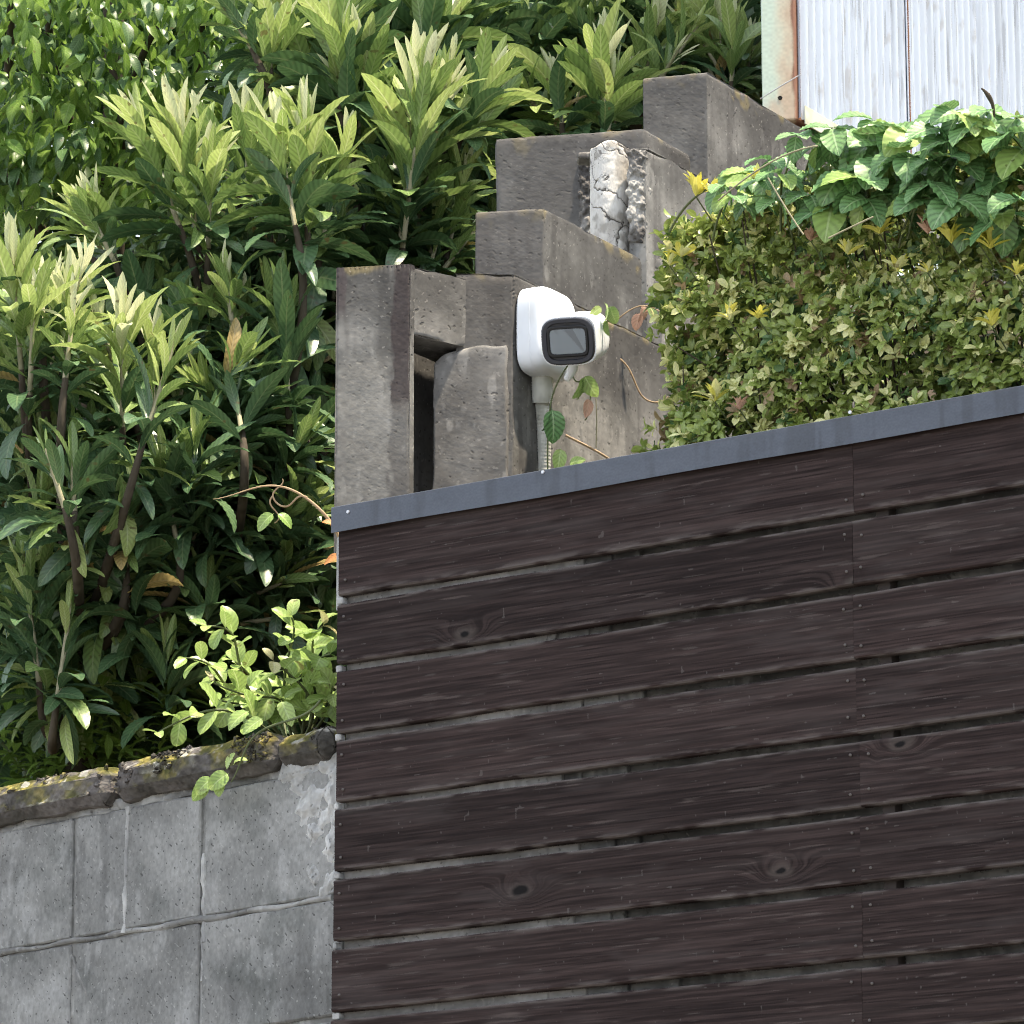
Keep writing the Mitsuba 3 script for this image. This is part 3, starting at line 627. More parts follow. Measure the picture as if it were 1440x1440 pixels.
# ------------------------------------------------------------------ security camera on its junction box
cam = thing('security_camera', 'white bullet security camera with dark square front facing the street', 'security camera')
box_c = R2 + SD * .066; box_c = np.array([box_c[0], box_c[1], at(745, 474, 7.835)[2]]) + SN * .004
def superloft(secs, n=56):
    """secs: (centre, xdir, ydir, half x, half y, exponent) rings skinned, ends capped"""
    V = []; th = np.arange(n) * 2 * math.pi / n; ct, st = np.cos(th), np.sin(th)
    for c, xd, yd, hx, hy, e in secs:
        V.append(np.asarray(c) + np.outer(np.sign(ct) * np.abs(ct) ** (2 / e) * hx, xd) + np.outer(np.sign(st) * np.abs(st) ** (2 / e) * hy, yd))
    V = np.vstack(V); F = []; r = len(secs)
    for i in range(r - 1):
        for j in range(n):
            a, b = i * n + j, i * n + (j + 1) % n; F += [(a, b, b + n), (a, b + n, a + n)]
    V = np.vstack([V, secs[0][0], secs[-1][0]]); c0, c1 = len(V) - 2, len(V) - 1
    for j in range(n): F += [(c0, (j + 1) % n, j), (c1, (r - 1) * n + j, (r - 1) * n + (j + 1) % n)]
    m = trimesh.Trimesh(V, F, process=False); 
    if m.volume < 0: m.invert()
    return m
Z = np.array([0, 0, 1.])
bx, by = .064, .077
prof = [(0, .97), (.004, 1.), (.034, 1.), (.0345, .985), (.0365, .985), (.037, .998), (.050, .985), (.057, .95), (.062, .88), (.065, .78), (.066, .5), (.0665, .2)]
add(cam + '__junction_box', mikit.ply(superloft([(box_c + SN * d * .78, SD, Z, bx * k, by * (k if k < .9 else 1 - (1 - k) * .8), 4.6) for d, k in prof]), 'mat_white_plastic', smooth=28), 'rounded white junction box fixed to the concrete')
# camera body: front centre and axis
fc = at(798.5, 480, 7.53)
RT = np.array([1., 0, 0]); back = nrm(RT * .030 + UPV * .017 + FWD * .15); cx = nrm(np.cross(back, Z)); cy = np.cross(cx, back)
hx, hy = 38 / FPX * 7.53, 33.5 / FPX * 7.53
add(cam + '__body', mikit.ply(superloft([(fc + back * d, cx, cy, hx * k, hy * k, e) for d, k, e in ((.006, .95, 4.), (.007, 1.03, 4.), (.03, 1.04, 4.), (.085, 1.04, 3.8), (.0855, 1.02, 3.8), (.088, 1.02, 3.8), (.0885, 1.04, 3.8), (.13, 1.03, 3.4), (.15, .97, 3.), (.16, .85, 2.8), (.165, .6, 2.5))]), 'mat_white_plastic', smooth=30))
add(cam + '__bezel', mikit.ply(superloft([(fc + back * d, cx, cy, hx * k, hy * k, e) for d, k, e in ((.012, .99, 3.6), (.002, .995, 3.6), (-.001, .97, 3.6), (-.002, .94, 3.6), (-.002, .80, 4.), (.003, .77, 4.5))]), 'mat_bezel', smooth=30), 'dark grey rounded bezel')
add(cam + '__gasket', mikit.ply(superloft([(fc + back * d, cx, cy, hx * k, hy * l, 7.) for d, k, l in ((.004, .78, .66), (-.0016, .78, .66), (-.0032, .75, .62), (-.0032, .69, .545), (-.0005, .675, .53))]), 'mat_bezel_inner', smooth=30))
add(cam + '__lens_window', mikit.ply(superloft([(fc + back * d, cx, cy, hx * k, hy * l, 7.) for d, k, l in ((.002, .672, .527), (-.001, .672, .527), (-.0014, .65, .505), (-.0014, .3, .25))]), 'mat_window', smooth=20), 'rectangular glass lens window')
add(cam + '__bezel_mark', mikit.ply(superloft([(fc + cy * hy * .79 - back * (.0012 + d), cx, cy, .0042, .0014, 2.) for d in (0, .0014)]), 'mat_bezel_inner', smooth=False))
nk0 = box_c + SN * .070; nk1 = fc + back * .12 - cx * .0
add(cam + '__bracket_arm', mikit.ply(tube([nk0 - SN * .02, nk0 + SN * .012 + Z * .004, (nk0 + nk1) / 2 + SN * .008, nk1], [.02, .019, .017, .018], 20, 20), 'mat_white_plastic', smooth=40))
jb = at(796, 437, 7.70)
m = trimesh.creation.icosphere(3, .0115); m.apply_translation(at(793, 441, 7.62)); add(cam + '__ball_joint', mikit.ply(m, 'mat_white_plastic', smooth=True))
add(cam + '__cable_gland', mikit.ply(tube([at(807, 505, 7.59), at(804, 522, 7.60), at(797, 533, 7.61)], [.0085, .0085, .006], 14, 10), 'mat_white_plastic', smooth=40), 'small white cable gland under the body')
# conduit
con = thing('conduit', 'grey corrugated flexible conduit dropping from the white junction box', 'conduit')
c0 = at(763, 520, 7.81); c1 = at(762, 567, 7.81)
add(con + '__connector', mikit.ply(tube([c0, c0 * .25 + c1 * .75, c0 * .12 + c1 * .88, c1], [.0185, .0185, .0185, .0175], 24), 'mat_conduit', smooth=35))
n = 150; t = np.linspace(0, 1, n)
P = np.array([c1 * (1 - s) + at(766, 720, 7.79) * s + RT * .002 * math.sin(s * 5) for s in t]); rr = .0118 + .0002 * np.sign(np.sin(np.arange(n) * 2 * math.pi / 5.0))
add(con + '__hose', mikit.ply(tube(P, rr, 20), 'mat_conduit', smooth=25))


# ------------------------------------------------------------------ big-leaved evergreen trees
AX = {}
def shoot_leaves(tip, base, size, n, r, age=0., lean=None):
    """leaves of one shoot: list of (kind, geo index, matrix). tip is where the young leaves start to spread, base the lowest leaves"""
    tip, base = np.asarray(tip), np.asarray(base); ax = nrm(tip - base); base = base - ax * size * .35; n = int(n * 1.7); out = []
    e1 = nrm(np.cross(ax, [0, 1., .1])); e2 = np.cross(ax, e1); ph = r.uniform(0, 6.28)
    ln = np.linalg.norm(tip - base)
    for i in range(n):
        t = i / max(1, n - 1)                                  # 0 top .. 1 bottom
        ph += 2.39996 + r.normal(0, .25)
        el = math.radians(np.interp(t, [0, .2, .5, .8, 1], [86, 72, 55, 34, 5]) + r.normal(0, 14))
        rad = math.cos(ph) * e1 + math.sin(ph) * e2; d = math.cos(el) * rad + math.sin(el) * ax
        pos = base + ax * ln * ((1 - t) ** .9 * .95) + rad * .004
        L = size * np.interp(t, [0, .12, .35, .7, 1], [.48, .68, .92, 1.05, .95]) * r.uniform(.68, 1.2)
        a = t + age + r.normal(0, .07)
        kind = 'leaf_young' if a < .17 else 'leaf_light' if a < .46 else 'leaf_mid' if a < .74 else 'leaf_dark'
        if t > .6 and r.uniform() < .035: kind = 'leaf_old'
        g = ('Y', r.integers(6)) if t < .22 else ('B', r.integers(12)) if t < .75 else ('O', r.integers(8))
        out.append((kind, g, leaf_frame(pos, d, L, up=ax + np.array([0, 0, .4]), roll=r.normal(0, .25))))
    return out
GEO = {'Y': YOUNG, 'B': BIG, 'O': OLD}
CLASS_NAME = {'leaf_young': 'pale downy young leaf', 'leaf_dark': None}
def loquat(label, trunk_px, shoots, filler, seed, depth, r_trunk):
    """shoots: (u_tip, v_tip, u_base, v_base, depth, leaf length px, n leaves, age)"""
    r = np.random.default_rng(seed); t = thing('broadleaf_tree', label, 'tree')
    foot, fork = at(*trunk_px[0]), at(*trunk_px[1])
    mid = (foot + fork) / 2 + np.array([r.normal(0, .03), 0, 0])
    add(t + '__trunk', mikit.ply(tube([foot, mid, fork], [r_trunk, r_trunk * .85, r_trunk * .65], 12, 20), 'mat_bark', smooth=True))
    inner = {}
    total = 0; extra = []
    for s in shoots:
        for q in range(2 if s[7] < .2 else 1):
            du, dv = r.normal(0, 38), r.uniform(-10, 60)
            extra.append((s[0] + du * 1.3, s[1] + dv, s[2] + du * .5, s[3] + dv * .6, s[4] + r.uniform(-.12, .15), s[5] * r.uniform(.72, .95), int(s[6] * .62), s[7] + r.uniform(-.04, .16)))
    for s in list(shoots) + extra:
        ut, vt, ub, vb, d, px, n, age = s
        d = d + r.normal(0, .04); tip, base = at(ut, vt, d), at(ub, vb, d + r.normal(0, .05)); sz = px * 1.04 / FPX * d
        down = base - (tip - base) * .8
        m1 = fork * .5 + down * .5 + np.array([0, 0, -.02])
        add(t + '__branch', mikit.ply(tube([fork, m1, down * .4 + base * .6 - Z * .01, base], [r_trunk * .55, r_trunk * .38, .008, .006], 8, 16), 'mat_bark', smooth=True))
        add(t + '__young_stem', mikit.ply(tube([base, base * .5 + tip * .5, tip], [.0055, .0045, .003], 7, 6), 'mat_young_stem', smooth=True))
        for _ in range(16):                                     # older leaves hanging along the branch
            q = r.uniform(.25, 1.); c = (1 - q) ** 2 * fork + 2 * q * (1 - q) * m1 + q * q * base + r.normal(0, .012, 3)
            kd = ('leaf_dark', 'leaf_dark', 'leaf_mid', 'leaf_light')[r.integers(4)]
            inner.setdefault(kd, []).append((('O' if r.uniform() < .6 else 'B', int(r.integers(8))), leaf_frame(c, [r.normal(0, 1), r.normal(-.7, .6), r.normal(-.25, .5)], sz * r.uniform(.8, 1.15), up=[.1, -.3, 1], roll=r.normal(0, .4))))
        for kind, g, mtx in shoot_leaves(tip, base, sz, n, r, age):
            if total < 298:
                add(t + '__leaf', leaf_shape(g, GEO[g[0]][g[1]], kind, mtx)); total += 1
            else: inner.setdefault(kind, []).append((g, mtx))
    for (u0, v0, u1, v1, d0, d1, cnt, px, age) in filler:
        for _ in range(int(cnt * 3)):
            d = r.uniform(d0, d1); c = at(r.uniform(u0, u1), r.uniform(v0, v1), d); ax = nrm([r.normal(0, .35), r.normal(-.15, .3), .7])
            for kind, g, mtx in shoot_leaves(c, c - ax * .09, px / FPX * d, 13, r, age + r.normal(0, .1)): inner.setdefault(kind, []).append((g, mtx))
    flat = {**{('Y', i): YOUNG[i] for i in range(6)}, **{('B', i): BIG[i] for i in range(12)}, **{('O', i): OLD[i] for i in range(8)}}
    for kind, items in inner.items():
        add(t + '__inner_leaves', merged(flat, items, kind), None, None, None, 'stuff')
    return t
loquat('big-leaved evergreen tree at the far left with pale upright new shoots above dark shade', ((110, 1120, 8.75), (105, 930, 8.75)),
       [(172, 440, 172, 600, 8.55, 115, 24, -.08), (16, 350, 30, 520, 8.6, 115, 20, -.08), (95, 400, 88, 520, 8.65, 95, 20, -.06), (60, 395, 60, 470, 8.8, 100, 16, -.05),
        (215, 470, 215, 590, 8.7, 100, 18, 0), (35, 800, 55, 960, 8.5, 115, 18, .25), (100, 640, 105, 720, 8.5, 105, 14, .55), (180, 730, 178, 800, 8.55, 110, 14, .6), (30, 620, 25, 720, 8.65, 105, 15, .45),
        (290, 690, 270, 760, 8.6, 105, 12, .4), (130, 880, 140, 960, 8.6, 105, 14, .6)],
       [(20, 600, 300, 930, 8.45, 8.6, 7, 100, .42), (-60, 560, 330, 1010, 8.7, 9.1, 30, 105, .5), (-80, 330, 260, 560, 8.9, 9.2, 8, 100, .2)], 21, 8.6, .032)
loquat('big-leaved evergreen tree second from left, its shoots rising beside the fine-leaved tree', ((300, 1150, 9.15), (300, 900, 9.1)),
       [(250, 165, 275, 320, 8.95, 125, 26, -.06), (428, 165, 432, 320, 8.95, 120, 26, -.06), (345, 170, 350, 260, 9.15, 100, 16, 0), (130, 290, 165, 370, 9.0, 100, 16, .0), (385, 250, 380, 330, 9.1, 95, 14, .05),
        (318, 385, 328, 470, 8.8, 90, 18, .05), (400, 400, 405, 570, 8.75, 115, 20, .40), (350, 530, 348, 600, 8.7, 110, 14, .62), (440, 560, 432, 620, 8.75, 100, 12, .6), (270, 430, 270, 500, 8.95, 100, 14, .35),
        (395, 820, 330, 850, 8.6, 100, 10, .5), (480, 330, 470, 420, 9.1, 105, 14, .4)],
       [(250, 460, 470, 800, 8.6, 8.75, 6, 100, .40), (200, 330, 520, 900, 9.0, 9.4, 26, 105, .45), (220, 620, 470, 1000, 8.8, 9.2, 14, 105, .6)], 22, 8.9, .028)
loquat('tall big-leaved evergreen tree rising behind the leftmost concrete piers', ((575, 900, 9.5), (572, 600, 9.4)),
       [(590, 80, 562, 350, 9.05, 130, 34, -.02), (520, 70, 505, 190, 9.3, 120, 22, .02), (690, 110, 650, 190, 9.3, 110, 20, .05), (655, 240, 630, 350, 9.15, 95, 16, .1), (470, 20, 478, 130, 9.4, 120, 22, .05), (395, -10, 385, 60, 9.5, 110, 18, .0), (620, 300, 600, 370, 9.05, 80, 12, .15), (600, -30, 600, 60, 9.5, 125, 20, .0), (430, 60, 440, 130, 9.5, 110, 16, .15), (540, 260, 545, 370, 9.2, 105, 14, .35)],
       [(380, -40, 700, 380, 9.5, 9.9, 30, 110, .4)], 23, 9.2, .03)
loquat('big-leaved evergreen tree behind the topmost pier, left of the corrugated screen', ((880, 620, 10.3), (880, 230, 10.2)),
       [(850, 60, 848, 170, 9.55, 110, 24, -.08), (780, 100, 790, 175, 9.6, 100, 18, -.02), (1008, 20, 1020, 105, 9.75, 105, 22, -.02), (925, 30, 905, 110, 9.7, 95, 18, .0), (1055, 60, 1050, 120, 9.8, 80, 14, .05), (955, 0, 960, 60, 10., 90, 14, .1), (740, 20, 745, 100, 10.0, 100, 16, .4), (820, -20, 822, 50, 10.1, 100, 16, .2), (1040, -40, 1040, 30, 10.1, 90, 16, .0)],
       [(660, -60, 1080, 200, 9.95, 10.4, 30, 105, .4)], 24, 9.7, .03)

# fine-leaved tree at the top left
def fine_tree():
    r = np.random.default_rng(41); t = thing('fine_leaved_tree', 'bright green tree with small drooping leaves in the top left corner', 'tree')
    add(t + '__trunk', mikit.ply(tube([at(150, 1000, 10.9), at(130, 600, 10.8), at(160, 250, 10.7), at(150, -60, 10.7)], [.05, .045, .035, .02], 12, 30), 'mat_bark', smooth=True))
    br = [((8, -40), (14, 70), (8, 170), (60, 330)), ((78, -30), (70, 60), (90, 150), (150, 280)), ((300, -20), (284, 60), (278, 140), (190, 300)), ((220, 40), (190, 110), (170, 200), (160, 260))]
    for i, b in enumerate(br):
        add(t + '__branch', mikit.ply(tube([at(u, v, 10.25 + .12 * j) for j, (u, v) in enumerate(b)], [.007, .010, .013, .018], 8, 20), 'mat_bark', smooth=True))
    its = {'leaf_fine': [], 'leaf_shade': []}; cnt = 0
    for _ in range(560):
        u, v = r.uniform(-60, 420), r.uniform(-60, 400)
        if v > 330 - .15 * abs(u - 150) + r.normal(0, 30): continue
        d = r.uniform(10.0, 10.6); c = at(u, v, d); tw = nrm([r.normal(0, 1), r.normal(-.3, .6), r.normal(-.1, .35)]); ln = r.uniform(.08, .16)
        for j in range(7):
            pos = c + tw * ln * j / 6; side = np.cross(tw, Z) * (1 if j % 2 else -1)
            dirn = tw * .5 + side * .6 + np.array([0, 0, r.normal(-.75, .35)])
            L = r.uniform(.045, .075); mtx = leaf_frame(pos, dirn, L, up=[r.normal(.1, .35), r.normal(-.3, .35), 1], roll=r.normal(0, .4)); gi = int(r.integers(6))
            kind = 'leaf_fine' if r.uniform() < .72 else 'leaf_shade'
            if d < 10.15 and cnt < 290: add(t + '__leaf', leaf_shape(('F', gi), FINE[gi], kind, mtx)); cnt += 1
            else: its[kind].append((gi, mtx))
    for kind, l in its.items(): add(t + '__foliage', merged(FINE, l, kind), None, None, None, 'stuff')
fine_tree()

# dark thicket further up the slope, nobody could count
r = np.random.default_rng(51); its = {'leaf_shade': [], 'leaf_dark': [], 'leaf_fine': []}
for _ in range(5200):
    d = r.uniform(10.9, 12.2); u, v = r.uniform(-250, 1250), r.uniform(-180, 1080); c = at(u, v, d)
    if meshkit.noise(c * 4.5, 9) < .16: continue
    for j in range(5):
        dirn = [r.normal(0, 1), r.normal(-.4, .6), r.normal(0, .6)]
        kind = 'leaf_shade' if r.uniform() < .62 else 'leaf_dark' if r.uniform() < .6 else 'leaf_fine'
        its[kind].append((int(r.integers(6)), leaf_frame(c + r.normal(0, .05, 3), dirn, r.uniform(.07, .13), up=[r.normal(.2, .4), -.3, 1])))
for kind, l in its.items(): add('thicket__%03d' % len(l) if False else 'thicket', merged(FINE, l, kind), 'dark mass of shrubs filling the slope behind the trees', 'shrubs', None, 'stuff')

# low bright undergrowth at the foot of the left trees
r = np.random.default_rng(52); its = []
for _ in range(420):
    d = r.uniform(8.5, 9.4); c = at(r.uniform(-40, 260), r.uniform(960, 1110), d)
    for j in range(4): its.append((int(r.integers(6)), leaf_frame(c + r.normal(0, .015, 3), [r.normal(0, 1), r.normal(-.4, .5), r.normal(.35, .5)], r.uniform(.03, .055), up=[0, -.3, 1])))
add('undergrowth', merged(FINE, its, 'leaf_fine'), 'low bright green undergrowth behind the mossy coping', 'undergrowth', None, 'stuff')


# ------------------------------------------------------------------ light green shrub over the coping
def shrub():
    r = np.random.default_rng(61); t = thing('climbing_shrub', 'light green oval-leaved shrub leaning over the mossy coping beside the fence', 'shrub')
    foot = at(420, 1060, 8.0); cnt = 0; rest = []
    stems = [((345, 960), (330, 900), (292, 880)), ((400, 960), (410, 905), (410, 868)), ((440, 950), (440, 900), (455, 880)), ((330, 980), (300, 940), (262, 925)), ((350, 1010), (290, 1000), (222, 1030)), ((430, 990), (440, 940), (465, 920)),
             ((390, 1000), (360, 960), (330, 930)), ((400, 990), (370, 980), (300, 960)), ((440, 1000), (420, 960), (385, 930)), ((450, 1000), (455, 970), (460, 950)), ((420, 1010), (400, 990), (350, 985)), ((380, 1000), (350, 990), (310, 985)), ((455, 1010), (465, 985), (468, 965)), ((400, 1010), (410, 975), (425, 945))]
    for si, s in enumerate(stems):
        d = 7.9 + r.uniform(-.06, .22); pts = [foot + np.array([r.normal(0, .02), 0, r.normal(0, .01)])] + [at(u, v, d - .04 * j) for j, (u, v) in enumerate(s)]
        from scipy.interpolate import CubicSpline
        tt = np.linspace(0, 1, len(pts)); cs = CubicSpline(tt, np.array(pts)); path = cs(np.linspace(0, 1, 16))
        add(t + '__stem', mikit.ply(tube(path, np.linspace(.0035, .0016, 16), 6), 'mat_green_stem', smooth=True))
        ks = np.linspace(.3, 1, 6)
        for j, q in enumerate(ks):
            p = cs(q); dd = nrm(cs(min(1, q + .02)) - cs(q - .02))
            for sd in (-1, 1):
                side = nrm(np.cross(dd, [0, -1., .2])); side = side * math.cos(j * 1.4) + np.cross(dd, side) * math.sin(j * 1.4)
                dirn = side * sd + dd * .55 + np.array([0, -.25, r.normal(.05, .25)])
                L = (.052 if j < 5 else .036) * r.uniform(.75, 1.2); gi = int(r.integers(6))
                kind = 'leaf_creeper_new' if j == 5 and r.uniform() < .3 else 'leaf_creeper'
                add(t + '__leaf', leaf_shape(('E', gi), ELL[gi], kind, leaf_frame(p, dirn, L, up=[.1, -.55, 1], roll=r.normal(0, .3))))
    # the runner hanging over the wall face
    fr = lambda u, v: on_plane(u, v, P0 - LN * .05, LN)
    run = np.array([fr(450, 985), fr(400, 1015), fr(350, 1045), fr(335, 1080), fr(325, 1100)])
    add(t + '__runner', mikit.ply(tube(run, [.0022, .002, .0018, .0015, .001], 6, 24), 'mat_green_stem', smooth=True))
    for (u, v, du, dv, L) in ((322, 1088, -30, 18, .045), (318, 1082, 8, -22, .035), (300, 1095, -34, 22, .042), (312, 1098, -5, 14, .03), (328, 1075, 18, -16, .03), (290, 1100, -20, 30, .04), (350, 1000, -20, 12, .05), (395, 985, 10, 20, .05), (370, 1010, -25, 15, .045)):
        gi = int(r.integers(8)); dirn = RT * du - UPV * dv - FWD * 12
        add(t + '__leaf', leaf_shape(('V', gi), OVATE[gi], 'leaf_creeper', leaf_frame(fr(u, v), dirn, L, up=[0, -.8, .8], roll=r.normal(0, .3))))
shrub()


# ------------------------------------------------------------------ dry tendril at the fence corner
ten = thing('dry_tendril', 'dry brown curling vine tendril clinging to the left end of the fence cap', 'vine')
Dt = 7.62
def px(l, d=Dt): return [at(u, v, d) for u, v in l]
add(ten + '__stem', mikit.ply(tube(px([(480, 765), (470, 742), (455, 722), (430, 700), (402, 686), (380, 683), (345, 690), (300, 702)]), [.0026, .0028, .0027, .0022, .0019, .0017, .0012, .0005], 8, 50), 'mat_dry_stem', smooth=True))
add(ten + '__curl', mikit.ply(tube(px([(432, 700), (418, 700), (404, 712), (390, 708), (384, 695), (392, 685), (398, 678), (397, 673)]), [.0019, .0018, .0017, .0016, .0015, .0014, .0011, .0005], 8, 50), 'mat_dry_stem', smooth=True))
add(ten + '__curl', mikit.ply(tube(px([(384, 697), (382, 712), (392, 725), (386, 736)]), [.0016, .0014, .0012, .0008], 7, 24), 'mat_dry_stem', smooth=True))
for (u, v, du, dv, L, kd) in ((478, 780, -26, 12, .032, 'leaf_orange'), (470, 738, -16, -8, .022, 'leaf_orange'), (466, 742, 10, -18, .018, 'leaf_orange'), (385, 722, -22, 18, .042, 'leaf_creeper'), (390, 722, 20, 14, .036, 'leaf_creeper')):
    gi = int(rng.integers(8)); add(ten + '__leaf', leaf_shape(('V', gi), OVATE[gi], kd, leaf_frame(at(u, v, Dt - .01), RT * du - UPV * dv - FWD * 5, L, up=[.2, -.8, .7])))


# ------------------------------------------------------------------ vine around the security camera
vin = thing('camera_vine', 'thin vine with a few wilting leaves hanging round the white camera', 'vine')
def vst(l, d, rad, bs='mat_green_stem'): add(vin + '__stem', mikit.ply(tube([at(u, v, d) for u, v in l], rad, 6, 30), bs, smooth=True))
vst([(800, 512), (786, 534), (776, 560), (772, 590), (770, 640), (772, 690)], 7.62, .0014)
vst([(806, 530), (816, 536), (824, 530), (830, 560), (822, 590)], 7.60, .0012)
vst([(795, 612), (815, 622), (838, 634), (856, 645)], 7.80, .0022, 'mat_dry_stem')
vst([(872, 505), (885, 520), (896, 545), (906, 560), (922, 566), (940, 558)], 7.95, .0016, 'mat_dry_stem')
vst([(862, 455), (880, 440), (905, 430), (930, 440), (960, 480)], 7.95, .0012, 'mat_dry_stem')
vst([(838, 560), (839, 590), (838, 630)], 7.80, .0011, 'mat_young_stem')
for (u, v, du, dv, L, kd, W_) in ((776, 574, 8, 66, .062, 'leaf_vine', 0), (789, 630, -6, 34, .042, 'leaf_creeper', 0), (774, 580, -6, 40, .036, 'leaf_dark', 1.2), (800, 652, 20, -6, .030, 'leaf_creeper', 0), (820, 530, -10, 46, .042, 'leaf_creeper', .9), (822, 528, 20, 40, .044, 'leaf_creeper', -.8), (818, 532, 2, 44, .04, 'leaf_mid', 1.3), (828, 560, -4, 32, .034, 'leaf_dry', .4),
        (850, 425, 14, 44, .040, 'leaf_creeper', 1.0), (846, 432, -18, 12, .026, 'leaf_light', .4), (852, 450, 2, 30, .03, 'leaf_mid', -1.2), (858, 430, 8, 30, .034, 'leaf_mid', -.8), (905, 428, -2, 34, .036, 'leaf_dry', .7), (912, 430, 14, 26, .032, 'leaf_mid', .2), (900, 440, -14, 40, .034, 'leaf_dry', -.4)):
    gi = int(rng.integers(8)); d = 7.59 if u < 880 else 8.1
    add(vin + '__leaf', leaf_shape(('V', gi), OVATE[gi], kd, leaf_frame(at(u, v, d), RT * du - UPV * dv - FWD * 8, L, up=[.25, -.9, .35], roll=W_)))


# ------------------------------------------------------------------ clipped hedge at the right
hed = thing('hedge', 'clipped small-leaved hedge right of the camera with scattered yellow new shoots', 'hedge')
r = np.random.default_rng(71)
a0, _ = onb(962, 600, .25); a1 = 2.3; zb = ZC - .12
HT = onb(1120, 275, .25)[1]
def hedge_top(a): return HT - .02 + .03 * min(1, (a - a0) / .25)
zt0 = hedge_top(a0)
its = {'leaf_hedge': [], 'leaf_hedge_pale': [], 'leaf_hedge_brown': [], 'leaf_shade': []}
def cluster(c, out, kinds, n, size):
    ax = nrm(np.asarray(out) + np.array([0, 0, .55]) + r.normal(0, .45, 3)); e1 = nrm(np.cross(ax, [.3, .5, .8])); e2 = np.cross(ax, e1); ph = r.uniform(0, 6.28)
    kd = kinds[r.integers(len(kinds))]
    for j in range(n):
        ph += 2.4; el = r.uniform(.1, 1.0); d = math.cos(el) * (math.cos(ph) * e1 + math.sin(ph) * e2) + math.sin(el) * ax
        its[kd if r.uniform() < .85 else 'leaf_hedge'].append((int(r.integers(6)), leaf_frame(c + ax * r.normal(0, .004), d, size * r.uniform(.5, 1.4), up=ax, roll=r.normal(0, .4))))
dep = .55
N = 11000
for i in range(N):
    which = r.uniform()
    if which < .66: a, z, b, out = r.uniform(a0, a1), r.uniform(zb, zt0 + .1), .17, -B
    elif which < .84: a, b, z, out = a0, r.uniform(.17, .17 + dep), r.uniform(zb, zt0 + .05), -A
    else: a, b, z, out = r.uniform(a0, a1), r.uniform(.17, .17 + dep), 99, Z
    top = hedge_top(a)
    rnd = .05                                                     # rounded shoulders and a lumpy clipped face
    if z > top: z = top - (0 if out is Z else r.uniform(0, .05))
    c = W(a, b, z); bump = (meshkit.fbm(c * 9, 3, 4) - .5) * .13
    if which < .66:
        b += max(0, rnd - (top - z)) * .9 + max(0, rnd - (a - a0)) * .9
    c = W(a, b, z) + np.asarray(out) * bump - np.asarray(out) * abs(r.normal(0, .022))
    if meshkit.noise(c * 24, 8) < .34: c = c - np.asarray(out) * .06
    kinds = ['leaf_hedge'] * 12 + ['leaf_hedge_pale'] * 6 + ['leaf_hedge_brown'] * 1 + ['leaf_shade'] * 2
    cluster(c, out, kinds, 6, .0190)
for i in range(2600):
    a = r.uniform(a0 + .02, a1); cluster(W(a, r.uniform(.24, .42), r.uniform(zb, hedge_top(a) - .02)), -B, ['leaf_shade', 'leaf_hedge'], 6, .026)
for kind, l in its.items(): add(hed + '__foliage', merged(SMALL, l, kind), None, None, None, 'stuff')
# inner body: dark twiggy core
tw = []
for i in range(420):
    a = r.uniform(a0 + .03, a1); b = r.uniform(.2, .5); p0 = W(a + r.normal(0, .03), b + .12, zb - .05 + r.uniform(0, .35)); p2 = W(a, b - .05, r.uniform(zb + .05, hedge_top(a) - .01)); p1 = (p0 + p2) / 2 + r.normal(0, .02, 3)
    tw.append(tube([p0, p1, p2], [.003, .0022, .0012], 5))
add(hed + '__twigs', mikit.ply(cat_mesh(tw), 'mat_bark', smooth=True), None, None, None, 'stuff')
ysh = [(978, 262, 34, 9), (1000, 265, 24, 0), (1065, 245, 22, 1), (1237, 318, 28, 0), (1338, 330, 32, 0), (1376, 330, 28, 0), (1392, 338, 30, 0), (1192, 348, 26, 1), (1262, 372, 26, 1), (1304, 375, 20, 1), (1140, 330, 22, 2), (1305, 318, 28, 2), (1005, 552, 32, 1), (1040, 568, 20, 2), (1395, 448, 26, 0), (1025, 440, 26, 1), (958, 350, 28, 1), (942, 366, 20, 1), (1430, 378, 22, 0), (1066, 440, 20, 0), (1180, 262, 18, 1)]
for (u, v, s, kd) in ysh:
    b_ = .13; a_, z_ = onb(u, v + s * .4, b_); c = W(a_, b_, z_)
    stem = c - Z * .03 + B * .05
    add(hed + '__new_shoot', mikit.ply(tube([stem, c], .0013, 6), 'mat_green_stem', smooth=True))
    for j in range(11):
        ph = j * 2.4; el = math.radians(r.uniform(20, 85)); e = np.array([math.cos(ph), math.sin(ph) * .7 - .2, 0]); d = math.cos(el) * e + math.sin(el) * Z; gi = int(r.integers(6))
        add(hed + '__new_leaf', leaf_shape(('N', gi), SHOOT[gi], ('leaf_shoot', 'leaf_shoot' if j % 2 else 'leaf_hedge_pale', 'leaf_dry')[kd % 3], leaf_frame(c, d, s / FPX * 7.3 * r.uniform(.8, 1.2), up=Z, roll=r.normal(0, .3))))


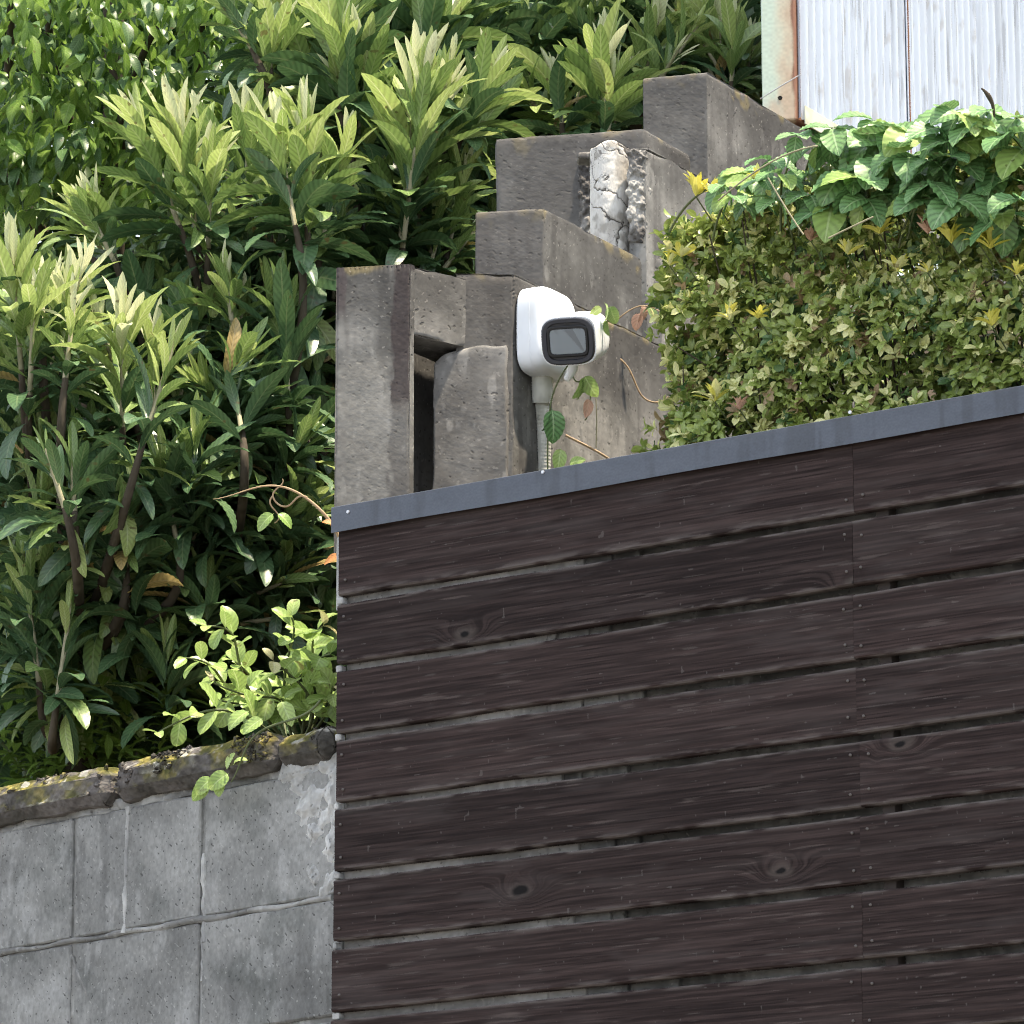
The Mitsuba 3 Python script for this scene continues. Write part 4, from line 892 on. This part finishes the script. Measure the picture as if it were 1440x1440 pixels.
# ------------------------------------------------------------------ broad-leaved vine sprawling over the hedge
vn = thing('sprawling_vine', 'broad-leaved green vine sprawling over the top of the clipped hedge', 'vine')
r = np.random.default_rng(81)
knots = [(1190, 255), (1215, 262), (1160, 240), (1075, 262), (1090, 290), (1110, 275), (1220, 290), (1270, 255), (1290, 262), (1240, 235), (1310, 235), (1345, 205), (1370, 180), (1340, 165), (1395, 195), (1420, 230), (1400, 250), (1430, 290), (1200, 215), (1180, 205), (1250, 200), (1285, 200), (1320, 190), (1225, 212), (1390, 165), (1430, 175), (1150, 215), (1120, 225), (1060, 285), (1170, 300), (1120, 200), (1045, 250), (1360, 230), (1330, 260), (1300, 290), (1410, 310), (1440, 220), (1350, 170), (1260, 225), (1310, 265), (1380, 275), (1425, 265), (1250, 290), (1390, 310), (1200, 250), (1180, 275), (1340, 230), (1130, 250), (1420, 200), (1370, 205), (1280, 230), (1230, 180), (1345, 290), (1435, 330), (1170, 190), (1015, 270), (1030, 285), (1085, 235), (1100, 255), (1140, 285), (1060, 255)]
prev = None
for (u, v) in knots:
    b_ = r.uniform(.085, .19); a_, z_ = onb(u, v - 10, b_); c = W(a_, b_, z_); n = 4
    root = c - Z * r.uniform(.03, .07) + RT * r.normal(0, .04) + np.array([0, .10, 0])
    add(vn + '__stem', mikit.ply(tube([root, (root + c) / 2 + Z * .02, c], [.0022, .002, .0013], 6, 10), 'mat_green_stem', smooth=True))
    ph = r.uniform(0, 6.28)
    for j in range(n):
        ph += 3.14 if j % 2 else 1.57; dirn = np.array([math.cos(ph), .6 * math.sin(ph) - .35, r.normal(-.75 if j < 2 else -.25, .3)]); gi = int(r.integers(8))
        sz = r.uniform(.052, .080) * (1.1 if u > 1150 else .8)
        add(vn + '__leaf', leaf_shape(('V', gi), OVATE[gi], 'leaf_vine' if r.uniform() < .85 else 'leaf_creeper', leaf_frame(c, dirn, sz, up=[.1, -.5, 1], roll=r.normal(0, .2))))
for l in ([(1165, 335), (1200, 318), (1228, 305)], [(1010, 282), (1050, 250), (1100, 220), (1150, 205)], [(1080, 250), (1110, 300), (1130, 330)]):
    add(vn + '__runner', mikit.ply(tube([at(u, v, 7.22 - (u - 1000) / 440 * .32) for u, v in l], .0014, 6, 16), 'mat_young_stem', smooth=True))
add(vn + '__dead_twig', mikit.ply(tube([at(1398, 165, 7.1), at(1390, 135, 7.1), at(1380, 124, 7.1)], [.0014, .0042, .0012], 7, 14), 'mat_bark', smooth=True), 'brown dried twig end standing up against the white sheets')
